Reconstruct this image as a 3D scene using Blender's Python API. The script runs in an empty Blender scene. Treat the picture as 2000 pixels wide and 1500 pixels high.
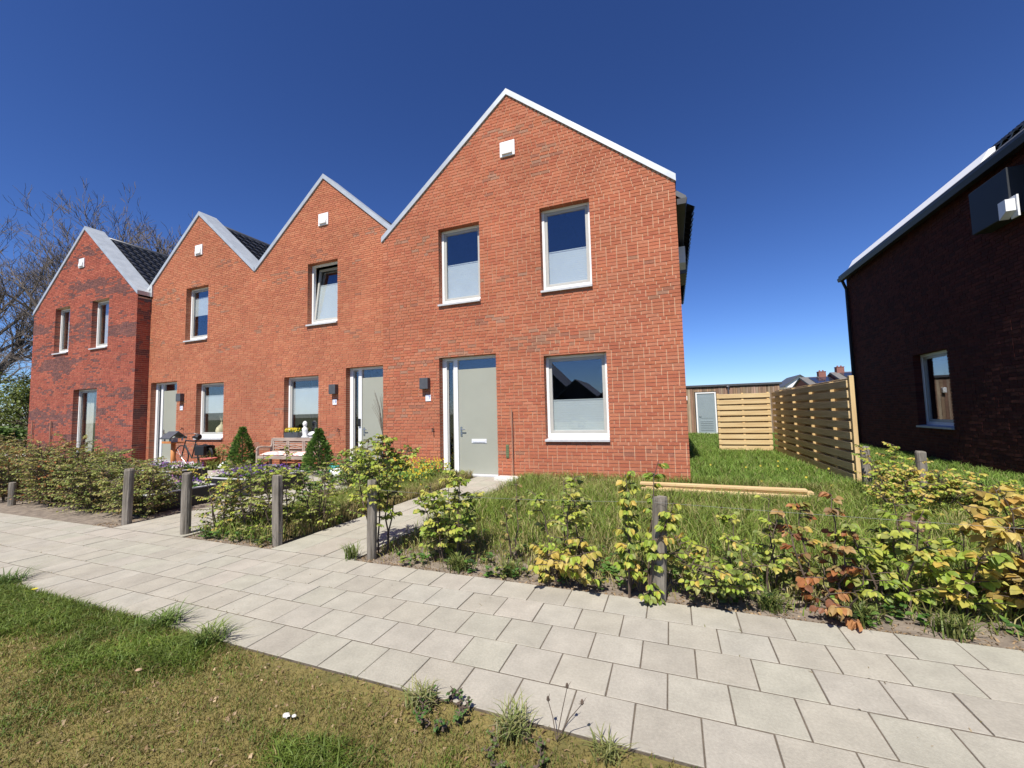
import bpy, math, random
import numpy as np
from mathutils import Vector, Matrix

S = bpy.context.scene
COL = S.collection
rad = math.radians

# ------------------------------------------------------------------ camera
YAW, PITCH, ROLL, EYE = 0.36875, 0.06947, 0.02405, 1.487
cam = bpy.data.cameras.new('camera'); cam_o = bpy.data.objects.new('camera', cam); COL.objects.link(cam_o)
cam.sensor_fit = 'HORIZONTAL'; cam.sensor_width = 36.0; cam.lens = 803.0 / 2000.0 * 36.0
cam.clip_start = 0.05; cam.clip_end = 3000
Rc = Matrix.Rotation(YAW, 3, 'Z') @ Matrix.Rotation(PITCH, 3, 'X') @ Matrix.Rotation(ROLL, 3, 'Y')
rr, ff, uu = Rc.col[0], Rc.col[1], Rc.col[2]
M = Matrix(((rr[0], uu[0], -ff[0]), (rr[1], uu[1], -ff[1]), (rr[2], uu[2], -ff[2]))).to_4x4()
M.translation = Vector((0, 0, EYE)); cam_o.matrix_world = M
S.camera = cam_o
CAM = Vector((0, 0, EYE))

# ------------------------------------------------------------------ sky, sun, exposure
SUN_EL, SUN_AZ = 56.0, -1.0            # elevation; degrees that the sun stands to the right of straight behind the camera's back
W = bpy.data.worlds.new('World'); S.world = W; W.use_nodes = True
nt = W.node_tree
bg = nt.nodes['Background']
sk = nt.nodes.new('ShaderNodeTexSky'); sk.sky_type = 'NISHITA'; sk.sun_disc = False
sk.sun_elevation = rad(SUN_EL); sk.sun_rotation = rad(180 - SUN_AZ)
sk.altitude = 0; sk.air_density = 1.0; sk.dust_density = 0.0; sk.ozone_density = 3.0
m1 = nt.nodes.new('ShaderNodeVectorMath'); m1.operation = 'SCALE'; m1.inputs['Scale'].default_value = 0.091     # one uniform colour grade of the whole sky
gm = nt.nodes.new('ShaderNodeGamma'); gm.inputs['Gamma'].default_value = 1.35
m2 = nt.nodes.new('ShaderNodeVectorMath'); m2.operation = 'MULTIPLY'; m2.inputs[1].default_value = (11.6, 14.0, 20.0)
nt.links.new(sk.outputs[0], m1.inputs[0]); nt.links.new(m1.outputs[0], gm.inputs['Color']); nt.links.new(gm.outputs[0], m2.inputs[0])
nt.links.new(m2.outputs[0], bg.inputs[0]); bg.inputs[1].default_value = 0.06
sl = bpy.data.lights.new('sun', 'SUN'); sl.energy = 5.0; sl.angle = rad(0.53); sl.color = (1.0, 0.955, 0.88)
so = bpy.data.objects.new('sun', sl); COL.objects.link(so)
sd = Vector((math.sin(rad(SUN_AZ)) * math.cos(rad(SUN_EL)), -math.cos(rad(SUN_AZ)) * math.cos(rad(SUN_EL)), math.sin(rad(SUN_EL))))
so.rotation_euler = sd.to_track_quat('Z', 'Y').to_euler(); so.location = sd * 60
S.view_settings.view_transform = 'Standard'; S.view_settings.look = 'None'
S.view_settings.exposure = 0.6; S.view_settings.gamma = 1.0; S.view_settings.use_curve_mapping = False

# ------------------------------------------------------------------ materials
MATS = {}
def mat(name, c1, c2=None, scale=8.0, rough=0.7, bump=0.0, bscale=60.0, metal=0.0, attr=False, spec=0.5,
        stretch=(1, 1, 1), detail=5.0, fine=0.0, broad=0.0, transl=0.0, var=0.25, coat=0.0, lo=0.35, hi=0.65):
    if name in MATS: return MATS[name]
    m = bpy.data.materials.new(name); m.use_nodes = True
    n = m.node_tree.nodes; l = m.node_tree.links
    b = n['Principled BSDF']; out = n['Material Output']
    b.inputs['Roughness'].default_value = rough; b.inputs['Metallic'].default_value = metal
    b.inputs['Specular IOR Level'].default_value = spec
    b.inputs['Coat Weight'].default_value = coat
    geo = n.new('ShaderNodeNewGeometry')
    mp = n.new('ShaderNodeMapping'); mp.inputs['Scale'].default_value = stretch
    l.new(geo.outputs['Position'], mp.inputs['Vector'])
    tx = n.new('ShaderNodeTexNoise'); tx.inputs['Scale'].default_value = scale; tx.inputs['Detail'].default_value = detail
    tx.inputs['Roughness'].default_value = 0.6
    l.new(mp.outputs[0], tx.inputs['Vector'])
    ramp = n.new('ShaderNodeMapRange'); ramp.inputs[1].default_value = lo; ramp.inputs[2].default_value = hi
    l.new(tx.outputs['Fac'], ramp.inputs[0])
    if attr:
        a = n.new('ShaderNodeAttribute'); a.attribute_name = 'col'
        mr = n.new('ShaderNodeMapRange'); mr.inputs[1].default_value = 0.3; mr.inputs[2].default_value = 0.7
        mr.inputs[3].default_value = 1.0 - var; mr.inputs[4].default_value = 1.0 + var
        l.new(tx.outputs['Fac'], mr.inputs[0])
        vm = n.new('ShaderNodeVectorMath'); vm.operation = 'SCALE'
        l.new(a.outputs['Color'], vm.inputs[0])
        if fine:
            t3 = n.new('ShaderNodeTexNoise'); t3.inputs['Scale'].default_value = scale * 14; t3.inputs['Detail'].default_value = 3; l.new(mp.outputs[0], t3.inputs['Vector'])
            m3 = n.new('ShaderNodeMapRange'); m3.inputs[1].default_value = .3; m3.inputs[2].default_value = .72; m3.inputs[3].default_value = 1 - fine; m3.inputs[4].default_value = 1 + fine * 1.3
            l.new(t3.outputs['Fac'], m3.inputs[0]); mm_ = n.new('ShaderNodeMath'); mm_.operation = 'MULTIPLY'; l.new(mr.outputs[0], mm_.inputs[0]); l.new(m3.outputs[0], mm_.inputs[1])
            l.new(mm_.outputs[0], vm.inputs['Scale'])
        elif broad:
            t3 = n.new('ShaderNodeTexNoise'); t3.inputs['Scale'].default_value = .9; t3.inputs['Detail'].default_value = 6; l.new(geo.outputs['Position'], t3.inputs['Vector'])
            m3 = n.new('ShaderNodeMapRange'); m3.inputs[1].default_value = .32; m3.inputs[2].default_value = .68; m3.inputs[3].default_value = 1 - broad; m3.inputs[4].default_value = 1 + broad
            l.new(t3.outputs['Fac'], m3.inputs[0]); mm_ = n.new('ShaderNodeMath'); mm_.operation = 'MULTIPLY'; l.new(mr.outputs[0], mm_.inputs[0]); l.new(m3.outputs[0], mm_.inputs[1])
            l.new(mm_.outputs[0], vm.inputs['Scale'])
        else: l.new(mr.outputs[0], vm.inputs['Scale'])
        csock = vm.outputs[0]
    else:
        mx = n.new('ShaderNodeMix'); mx.data_type = 'RGBA'
        mx.inputs[6].default_value = (*c1, 1); mx.inputs[7].default_value = (*(c2 or c1), 1)
        l.new(ramp.outputs[0], mx.inputs[0]); csock = mx.outputs[2]
    l.new(csock, b.inputs['Base Color'])
    if bump:
        t2 = n.new('ShaderNodeTexNoise'); t2.inputs['Scale'].default_value = bscale; t2.inputs['Detail'].default_value = 4
        l.new(mp.outputs[0], t2.inputs['Vector'])
        bp = n.new('ShaderNodeBump'); bp.inputs['Strength'].default_value = bump; bp.inputs['Distance'].default_value = 0.01
        l.new(t2.outputs['Fac'], bp.inputs['Height']); l.new(bp.outputs[0], b.inputs['Normal'])
    if transl:
        tr = n.new('ShaderNodeBsdfTranslucent'); l.new(csock, tr.inputs['Color'])
        ms = n.new('ShaderNodeMixShader'); ms.inputs[0].default_value = transl
        l.new(b.outputs[0], ms.inputs[1]); l.new(tr.outputs[0], ms.inputs[2]); l.new(ms.outputs[0], out.inputs['Surface'])
    MATS[name] = m
    return m

def glass_mat(name, tint=(1, 1, 1), base=0.12):
    m = bpy.data.materials.new(name); m.use_nodes = True
    n = m.node_tree.nodes; l = m.node_tree.links
    n.remove(n['Principled BSDF'])
    t = n.new('ShaderNodeBsdfTransparent'); t.inputs[0].default_value = (*tint, 1)
    g = n.new('ShaderNodeBsdfGlossy'); g.inputs['Roughness'].default_value = 0.0; g.inputs['Color'].default_value = (0.92, 0.95, 1, 1)
    fr = n.new('ShaderNodeLayerWeight'); fr.inputs[0].default_value = 0.5
    pw = n.new('ShaderNodeMath'); pw.operation = 'POWER'; pw.inputs[1].default_value = 4.0; l.new(fr.outputs['Facing'], pw.inputs[0])
    ad = n.new('ShaderNodeMath'); ad.operation = 'ADD'; ad.inputs[1].default_value = base; ad.use_clamp = True
    l.new(pw.outputs[0], ad.inputs[0])
    mx = n.new('ShaderNodeMixShader'); l.new(ad.outputs[0], mx.inputs[0]); l.new(t.outputs[0], mx.inputs[1]); l.new(g.outputs[0], mx.inputs[2])
    l.new(mx.outputs[0], n['Material Output'].inputs['Surface'])
    return m

M_BRICK = mat('brick', (1, 1, 1), attr=True, scale=45, var=0.13, broad=.10, rough=0.92, bump=0.5, bscale=160, spec=0.2)
M_MORTAR = mat('mortar', (0.66, 0.46, 0.31), (0.52, 0.35, 0.235), scale=6, rough=0.95, bump=0.4, bscale=200, spec=0.2)
M_SHADEDMORTAR = mat('dark_mortar', (0.06, 0.028, 0.02), (0.045, 0.02, 0.016), scale=6, rough=0.95)  # right house mortar, darkened to carry the shade on its wall
M_BACKWALL = mat('plain_brick_wall', (0.34, 0.12, 0.075), (0.26, 0.09, 0.06), scale=14, rough=0.95)
M_ZINC = mat('zinc', (0.40, 0.425, 0.435), (0.50, 0.525, 0.53), scale=3, rough=0.38, metal=0.25)
M_WHITE = mat('white_paint', (0.80, 0.80, 0.78), (0.76, 0.76, 0.74), scale=4, rough=0.35)
M_WHITESTRIP = mat('white_trim', (0.86, 0.86, 0.86), rough=0.4)
M_SASH = mat('sash_paint', (0.42, 0.41, 0.37), (0.39, 0.38, 0.345), scale=5, rough=0.4)
M_DOOR = mat('door_paint', (0.315, 0.32, 0.262), (0.30, 0.305, 0.25), scale=2, rough=0.45)
M_GREYDOOR = mat('grey_door_paint', (0.24, 0.29, 0.31), (0.22, 0.27, 0.29), scale=2, rough=0.5)
M_SILL = mat('sill_concrete', (0.50, 0.50, 0.50), (0.42, 0.42, 0.43), scale=12, rough=0.7)
M_BLIND = mat('blind_fabric', (0.40, 0.46, 0.46), (0.375, 0.43, 0.43), scale=3, rough=0.9)
M_CURTAIN = mat('curtain', (0.50, 0.49, 0.42), (0.42, 0.42, 0.36), scale=3, rough=0.95)
M_CURTAIN2 = mat('pale_green_curtain', (0.42, 0.47, 0.36), (0.36, 0.41, 0.31), scale=3, rough=0.95)
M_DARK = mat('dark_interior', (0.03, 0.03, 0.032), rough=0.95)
M_GLASS = glass_mat('window_glass', base=0.085)
M_TILE = mat('glazed_roof_tile', (0.035, 0.036, 0.042), (0.05, 0.051, 0.058), scale=10, rough=0.30, spec=0.5)
M_ANTHR = mat('anthracite', (0.075, 0.078, 0.085), (0.06, 0.062, 0.068), scale=9, rough=0.5)
M_BLACK = mat('black_plastic', (0.012, 0.012, 0.014), rough=0.5)
M_STEEL = mat('steel', (0.6, 0.6, 0.6), rough=0.28, metal=1.0)
M_PLATE = mat('enamel_plate', (0.80, 0.81, 0.84), rough=0.3)
M_INK = mat('plate_ink', (0.12, 0.16, 0.36), rough=0.5)
M_PAVER = mat('paver', (1, 1, 1), attr=True, scale=5, detail=8, var=0.12, fine=.08, rough=0.9, bump=0.35, bscale=220, spec=0.25)
M_JOINT = mat('joint_sand', (0.135, 0.108, 0.078), (0.085, 0.068, 0.05), scale=20, rough=1, bump=0.6, bscale=90)
M_SOIL = mat('soil', (0.24, 0.195, 0.148), (0.13, 0.103, 0.078), scale=9, rough=1, bump=1.0, bscale=50)
M_GROUND = mat('meadow_ground', (0.075, 0.10, 0.028), (0.15, 0.14, 0.06), scale=0.8, rough=1, bump=0.8, bscale=25)
M_THATCH = mat('dry_thatch', (0.20, 0.155, 0.048), (0.115, 0.10, 0.028), scale=7, detail=8, rough=1, bump=1.0, bscale=70)
M_GRASS = mat('grass_blade', (1, 1, 1), attr=True, scale=2.5, var=0.2, rough=0.55, transl=0.3, spec=0.3)
M_LEAF = mat('leaf', (1, 1, 1), attr=True, scale=30, var=0.15, rough=0.5, transl=0.38, spec=0.3)
M_PETAL = mat('petal', (1, 1, 1), attr=True, scale=30, var=0.1, rough=0.7, transl=0.3)
M_BARK = mat('bark', (0.12, 0.085, 0.06), (0.065, 0.045, 0.032), scale=20, rough=0.95, bump=0.6, bscale=60, stretch=(1, 1, 0.25))
M_BAREBARK = mat('bare_tree_bark', (0.15, 0.122, 0.103), (0.09, 0.074, 0.063), scale=2, rough=0.95)
M_POST = mat('weathered_post', (0.25, 0.22, 0.18), (0.10, 0.085, 0.065), scale=22, rough=0.95, bump=0.9, bscale=70, stretch=(1, 1, 0.10))
M_PINE = mat('fresh_pine', (0.62, 0.47, 0.25), (0.50, 0.345, 0.165), scale=9, rough=0.75, bump=0.3, bscale=40, stretch=(0.12, 0.5, 1.6))
M_PINE_Y = mat('fresh_pine_length', (0.60, 0.45, 0.24), (0.47, 0.33, 0.155), scale=9, rough=0.75, bump=0.3, bscale=40, stretch=(0.5, 0.12, 1.6))
M_PINE_Z = mat('fresh_pine_upright', (0.60, 0.43, 0.20), (0.48, 0.32, 0.14), scale=9, rough=0.75, bump=0.3, bscale=40, stretch=(1.4, 1.4, 0.12))
M_CEDAR = mat('shed_cladding', (1, 1, 1), attr=True, scale=9, var=0.3, rough=0.9, stretch=(2, 2, 0.15))
M_TEAK = mat('weathered_teak', (0.36, 0.29, 0.235), (0.26, 0.20, 0.16), scale=14, rough=0.85, stretch=(0.3, 1, 1))
M_ORANGEWOOD = mat('oiled_post', (0.55, 0.22, 0.06), (0.42, 0.15, 0.04), scale=14, rough=0.6, stretch=(1, 1, .2))
M_PIPE = mat('copper_brown_pipe', (0.36, 0.19, 0.12), (0.28, 0.14, 0.09), scale=10, rough=0.55)
M_WIRE = mat('fence_wire', (0.22, 0.22, 0.2), rough=0.7)
M_TEAL = mat('teal_plastic', (0.02, 0.22, 0.20), rough=0.4)
M_TERRA = mat('red_pot', (0.40, 0.10, 0.075), rough=0.6)
M_PINK = mat('cushion_print', (0.72, 0.33, 0.31), (0.80, 0.70, 0.62), scale=12, rough=0.95, lo=0.45, hi=0.55)
M_CREAM = mat('cream_vase', (0.52, 0.48, 0.30), (0.44, 0.40, 0.24), scale=8, rough=0.6)
M_RENDER = mat('white_render', (0.80, 0.80, 0.78), (0.74, 0.74, 0.72), scale=2, rough=0.9)
M_SOLAR = mat('solar_glass', (0.02, 0.022, 0.035), (0.03, 0.033, 0.05), scale=3, rough=0.12, coat=0.5)
M_GREYTILE = mat('grey_roof_tile', (0.16, 0.15, 0.14), (0.11, 0.105, 0.10), scale=6, rough=0.8)
M_STONE = mat('pale_stone', (0.62, 0.60, 0.55), (0.5, 0.48, 0.43), scale=30, rough=0.9, bump=0.6, bscale=60)
M_GREENVENT = mat('green_vent', (0.13, 0.17, 0.08), (0.10, 0.13, 0.06), scale=10, rough=0.6)

# ------------------------------------------------------------------ mesh builder
class MB:
    def __init__(s): s.v = []; s.f = []; s.c = []; s.m = []
    def face(s, pts, col=None, mi=0):
        i = len(s.v); s.v += [tuple(p) for p in pts]; s.f.append(tuple(range(i, i + len(pts)))); s.c.append(col); s.m.append(mi)
    def poly(s, V, F, col=None, mi=0):
        i = len(s.v); s.v += [tuple(p) for p in V]
        for f in F: s.f.append(tuple(i + k for k in f)); s.c.append(col); s.m.append(mi)
    def hexa(s, p, col=None, mi=0):      # 8 corners: bottom 0-3, top 4-7
        s.poly(p, [(3, 2, 1, 0), (4, 5, 6, 7), (0, 1, 5, 4), (1, 2, 6, 5), (2, 3, 7, 6), (3, 0, 4, 7)], col, mi)
    def box(s, x0, x1, y0, y1, z0, z1, col=None, mi=0):
        s.hexa([(x0, y0, z0), (x1, y0, z0), (x1, y1, z0), (x0, y1, z0), (x0, y0, z1), (x1, y0, z1), (x1, y1, z1), (x0, y1, z1)], col, mi)
    def bbox(s, x0, x1, y0, y1, z0, z1, b=0.006, col=None, mi=0):   # box with chamfered edges
        V = []
        for z, k in ((z0, b), (z0 + b, 0), (z1 - b, 0), (z1, b)):
            for (x, y) in ((x0 + k, y0 + k), (x1 - k, y0 + k), (x1 - k, y1 - k), (x0 + k, y1 - k)): V.append((x, y, z))
        F = [(3, 2, 1, 0), (12, 13, 14, 15)]
        for r in range(3):
            for k in range(4):
                a = r * 4 + k; c = r * 4 + (k + 1) % 4
                F.append((a, c, c + 4, a + 4))
        s.poly(V, F, col, mi)
    def prism_y(s, pts, y0, y1, col=None, mi=0):   # polygon in x,z (counter-clockwise seen from -Y) pushed along Y
        n = len(pts)
        V = [(x, y0, z) for x, z in pts] + [(x, y1, z) for x, z in pts]
        F = [tuple(range(n)), tuple(range(2 * n - 1, n - 1, -1))] + [(k, k + n, (k + 1) % n + n, (k + 1) % n) for k in range(n)]
        s.poly(V, F, col, mi)
    def prism_x(s, pts, x0, x1, col=None, mi=0):   # polygon in y,z pushed along X
        n = len(pts)
        V = [(x0, y, z) for y, z in pts] + [(x1, y, z) for y, z in pts]
        F = [tuple(range(n)), tuple(range(2 * n - 1, n - 1, -1))] + [(k, k + n, (k + 1) % n + n, (k + 1) % n) for k in range(n)]
        s.poly(V, F, col, mi)
    def tube(s, path, radii, n=8, col=None, cap=True, mi=0):
        P = [Vector(p) for p in path]
        if not hasattr(radii, '__len__'): radii = [radii] * len(P)
        i0 = len(s.v); prev = None
        for k, p in enumerate(P):
            d = (P[min(k + 1, len(P) - 1)] - P[max(k - 1, 0)]).normalized()
            a = prev if prev is not None else (Vector((0, 0, 1)) if abs(d.z) < 0.9 else Vector((1, 0, 0)))
            u = (a - d * a.dot(d)); u = u.normalized() if u.length > 1e-6 else d.orthogonal().normalized()
            prev = u; w = d.cross(u)
            for q in range(n):
                t = 2 * math.pi * q / n
                s.v.append(tuple(p + (u * math.cos(t) + w * math.sin(t)) * radii[k]))
        for k in range(len(P) - 1):
            for q in range(n):
                a = i0 + k * n + q; b = i0 + k * n + (q + 1) % n
                s.f.append((a, b, b + n, a + n)); s.c.append(col); s.m.append(mi)
        if cap:
            s.f.append(tuple(i0 + q for q in range(n - 1, -1, -1))); s.c.append(col); s.m.append(mi)
            e = i0 + (len(P) - 1) * n
            s.f.append(tuple(e + q for q in range(n))); s.c.append(col); s.m.append(mi)
    def lathe(s, c, prof, n=16, col=None, mi=0):
        i0 = len(s.v)
        for r, z in prof:
            for q in range(n):
                t = 2 * math.pi * q / n; s.v.append((c[0] + r * math.cos(t), c[1] + r * math.sin(t), c[2] + z))
        for k in range(len(prof) - 1):
            for q in range(n):
                a = i0 + k * n + q; b = i0 + k * n + (q + 1) % n
                s.f.append((a, b, b + n, a + n)); s.c.append(col); s.m.append(mi)
        s.f.append(tuple(i0 + q for q in range(n - 1, -1, -1))); s.c.append(col); s.m.append(mi)
        e = i0 + (len(prof) - 1) * n
        s.f.append(tuple(e + q for q in range(n))); s.c.append(col); s.m.append(mi)
    def mesh(s, name, mats, off=(0, 0, 0), smooth=False):
        me = bpy.data.meshes.new(name)
        ox, oy, oz = off
        me.from_pydata([(x - ox, y - oy, z - oz) for x, y, z in s.v], [], s.f)
        for m in (mats if isinstance(mats, (list, tuple)) else [mats]): me.materials.append(m)
        if any(s.m): me.polygons.foreach_set('material_index', s.m)
        if any(c is not None for c in s.c):
            at = me.color_attributes.new('col', 'FLOAT_COLOR', 'CORNER')
            buf = []
            for f, c in zip(s.f, s.c): buf += list((*(c or (0.5, 0.5, 0.5)), 1.0)) * len(f)
            at.data.foreach_set('color', buf)
        if smooth: me.polygons.foreach_set('use_smooth', [True] * len(s.f))
        me.update()
        return me
    def build(s, name, mats, parent=None, smooth=False, off=None):
        if off is None: off = wloc(parent) if parent else (0, 0, 0)
        return link(name, s.mesh(name, mats, off, smooth), parent)

WL = {}
def wloc(o):                                   # world position of an object with no rotation in its chain
    p = Vector((0, 0, 0))
    while o is not None: p += Vector(o.location); o = o.parent
    return tuple(p)
def link(name, me, parent=None, loc=None):
    o = bpy.data.objects.new(name, me); COL.objects.link(o)
    if loc is not None: o.location = loc
    if parent: o.parent = parent
    return o
def tag(o, label=None, cat=None, group=None, kind=None):
    if label: o['label'] = label
    if cat: o['category'] = cat
    if group: o['group'] = group
    if kind: o['kind'] = kind
    return o
def thing(name, label, cat, loc=(0, 0, 0), group=None):
    o = bpy.data.objects.new(name, None); COL.objects.link(o); o.location = loc; o.empty_display_size = 0.2
    return tag(o, label, cat, group)
def copy_tree(o, parent=None):
    c = o.copy(); COL.objects.link(c)
    if parent: c.parent = parent
    for ch in o.children: copy_tree(ch, c)
    return c
def jit(c, a, R):
    k = 1 + R.uniform(-a, a)
    return (c[0] * k * (1 + R.uniform(-a, a) * .3), c[1] * k * (1 + R.uniform(-a, a) * .3), c[2] * k)

# value noise for planting patterns
_ng = np.random.default_rng(5).random((64, 64))
def vnoise(x, y, s=1.0):
    x = np.asarray(x, float) * s + 1000.3; y = np.asarray(y, float) * s + 1000.7
    xi = np.floor(x).astype(int); yi = np.floor(y).astype(int); fx = x - xi; fy = y - yi
    fx = fx * fx * (3 - 2 * fx); fy = fy * fy * (3 - 2 * fy)
    g = lambda a, b: _ng[a % 64, b % 64]
    return (g(xi, yi) * (1 - fx) + g(xi + 1, yi) * fx) * (1 - fy) + (g(xi, yi + 1) * (1 - fx) + g(xi + 1, yi + 1) * fx) * fy
def fnoise(x, y, s=1.0): return 0.6 * vnoise(x, y, s) + 0.27 * vnoise(x, y, s * 2.3) + 0.13 * vnoise(x, y, s * 5.1)

# ------------------------------------------------------------------ ground, pavement
def sheet(name, label, cat, pts, z, m, kind='structure'):
    b = MB(); b.face([(x, y, z) for x, y in pts]); o = b.build(name, m); return tag(o, label, cat, kind=kind)
sheet('ground', 'flat green ground stretching to the horizon', 'ground', [(-1500, -1500), (1500, -1500), (1500, 1500), (-1500, 1500)], -0.05, M_GROUND)
sheet('soil_bed', 'strip of bare grey brown soil between the pavement and the front gardens', 'soil', [(-32, 3.44), (7, 3.44), (7, 9.3), (-32, 9.3)], -0.014, M_SOIL)
sheet('lawn_ground', 'dry mown verge in front of the pavement', 'lawn', [(-32, -6), (9, -6), (9, 1.99), (-32, 1.99)], -0.016, M_THATCH)

def paver_mesh(sx, sy, col, seed, name='paver'):
    R = random.Random(seed); b = MB()
    hx, hy, h, c = sx / 2 - .0038, sy / 2 - .0052, .05, .002
    j = lambda: R.uniform(-.0006, .0006)
    V = [(-hx, -hy, -h), (hx, -hy, -h), (hx, hy, -h), (-hx, hy, -h),
         (-hx, -hy, -c), (hx, -hy, -c), (hx, hy, -c), (-hx, hy, -c),
         (-hx + c, -hy + c, j()), (hx - c, -hy + c, j()), (hx - c, hy - c, j()), (-hx + c, hy - c, j())]
    F = [(8, 9, 10, 11)] + [(k, (k + 1) % 4, (k + 1) % 4 + 4, k + 4) for k in range(4)] + [(4 + k, 4 + (k + 1) % 4, 8 + (k + 1) % 4, 8 + k) for k in range(4)]
    b.poly(V, F, col)
    return b
PCOL = [(0.330, 0.304, 0.246), (0.342, 0.315, 0.257), (0.320, 0.298, 0.242), (0.334, 0.312, 0.258), (0.322, 0.303, 0.244), (0.346, 0.320, 0.264)]
def lay_pavers(parent, spots, sx, sy, n_ind, R):
    base = wloc(parent)
    spots = sorted(spots, key=lambda p: (p[0] - 0) ** 2 + p[1] ** 2)
    var = [paver_mesh(sx, sy, c, i).mesh('paver', M_PAVER) for i, c in enumerate(PCOL + [jit(c, .05, R) for c in PCOL])]
    for (x, y) in spots[:n_ind]:
        o = link('paver', R.choice(var), parent, (x - base[0], y - base[1], R.uniform(-.0008, .0022)))
        o.rotation_euler = (R.uniform(-.003, .003), R.uniform(-.003, .003), R.uniform(-.006, .006))
    if spots[n_ind:]:
        b = MB()
        for (x, y) in spots[n_ind:]:
            q = paver_mesh(sx, sy, jit(R.choice(PCOL), .05, R), R.random())
            dz = R.uniform(-.0008, .0022)
            b.poly([(vx + x, vy + y, vz + dz) for vx, vy, vz in q.v], q.f, q.c[0])
        tag(b.build('paver', M_PAVER, parent), kind='stuff')
RP = random.Random(3)
PIT = 0.3025
pav = thing('pavement', 'long pavement of square pale concrete pavers in running bond', 'pavement', (-5, 2.7, 0)); tag(pav, kind='structure')
b = MB(); b.box(-34, 8, 1.966, 3.478, -0.06, -0.0036); b.build('joint_bed', M_JOINT, pav)
spots = []
for r in range(5):
    y = 3.475 - PIT * (r + .5)
    off = (0.06 if r % 2 == 0 else 0.21)
    for k in range(-110, 27):
        spots.append((off + (k + .5) * PIT, y))
lay_pavers(pav, spots, PIT, PIT, 300, RP)
gp = thing('garden_path', 'short path of oblong pale slabs leading to the front door numbered 17', 'path', (-3.75, 6, 0)); tag(gp, kind='structure')
b = MB(); b.box(-4.36, -3.16, 3.482, 8.88, -0.06, -0.0036); b.build('joint_bed', M_JOINT, gp)
lay_pavers(gp, [(-4.16 + .4 * i, 3.78 + .6 * j + (0 if i != 1 else -.0)) for i in range(3) for j in range(9) if 3.78 + .6 * j < 8.7], .4, .6, 300, RP)
tp = thing('terrace', 'pale paved terrace with a side path in front of the middle houses', 'terrace', (-9.5, 7, 0)); tag(tp, kind='structure')
b = MB(); b.box(-7.45, -5.92, 3.482, 5.2, -0.06, -0.0040); b.box(-18.0, -5.62, 5.2, 9.32, -0.06, -0.0040); b.build('joint_bed', M_JOINT, tp)
spots = [(-7.3 + PIT * i, 3.635 + PIT * j) for i in range(5) for j in range(5)] + \
        [(-5.78 - PIT * i, 5.36 + PIT * j) for i in range(40) for j in range(13)]
lay_pavers(tp, spots, PIT, PIT, 260, RP)

# ------------------------------------------------------------------ brick walls
COURSE = 0.0625
RB = random.Random(11)
PAL_RED = [(0.415, 0.142, 0.072), (0.43, 0.152, 0.080), (0.40, 0.132, 0.069), (0.435, 0.163, 0.086), (0.415, 0.142, 0.075), (0.425, 0.154, 0.083), (0.385, 0.123, 0.066), (0.435, 0.170, 0.094)]
PAL_ORANGE = [(0.435, 0.155, 0.080), (0.455, 0.172, 0.089), (0.415, 0.143, 0.075), (0.465, 0.184, 0.097), (0.44, 0.160, 0.083), (0.405, 0.138, 0.074)]
PAL_RED = [(r * .95, g * .93, b * .95) for r, g, b in PAL_RED]; PAL_ORANGE = [(r * .96, g * .95, b * .97) for r, g, b in PAL_ORANGE]
PAL_PURPLE = [(0.35, 0.098, 0.062), (0.325, 0.088, 0.056), (0.375, 0.112, 0.070), (0.295, 0.082, 0.055)]
PAL_MAUVE = [(0.17, 0.074, 0.064), (0.205, 0.086, 0.07), (0.145, 0.066, 0.06)]
PAL_GREY = [(0.31, 0.145, 0.088), (0.29, 0.12, 0.075), (0.33, 0.17, 0.11)]
PAL_SHADED = [(0.085, 0.022, 0.016), (0.075, 0.019, 0.014), (0.095, 0.026, 0.018), (0.06, 0.017, 0.014)]  # right house: shade of its side wall put into the brick colour
def snap(z): return z
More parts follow.
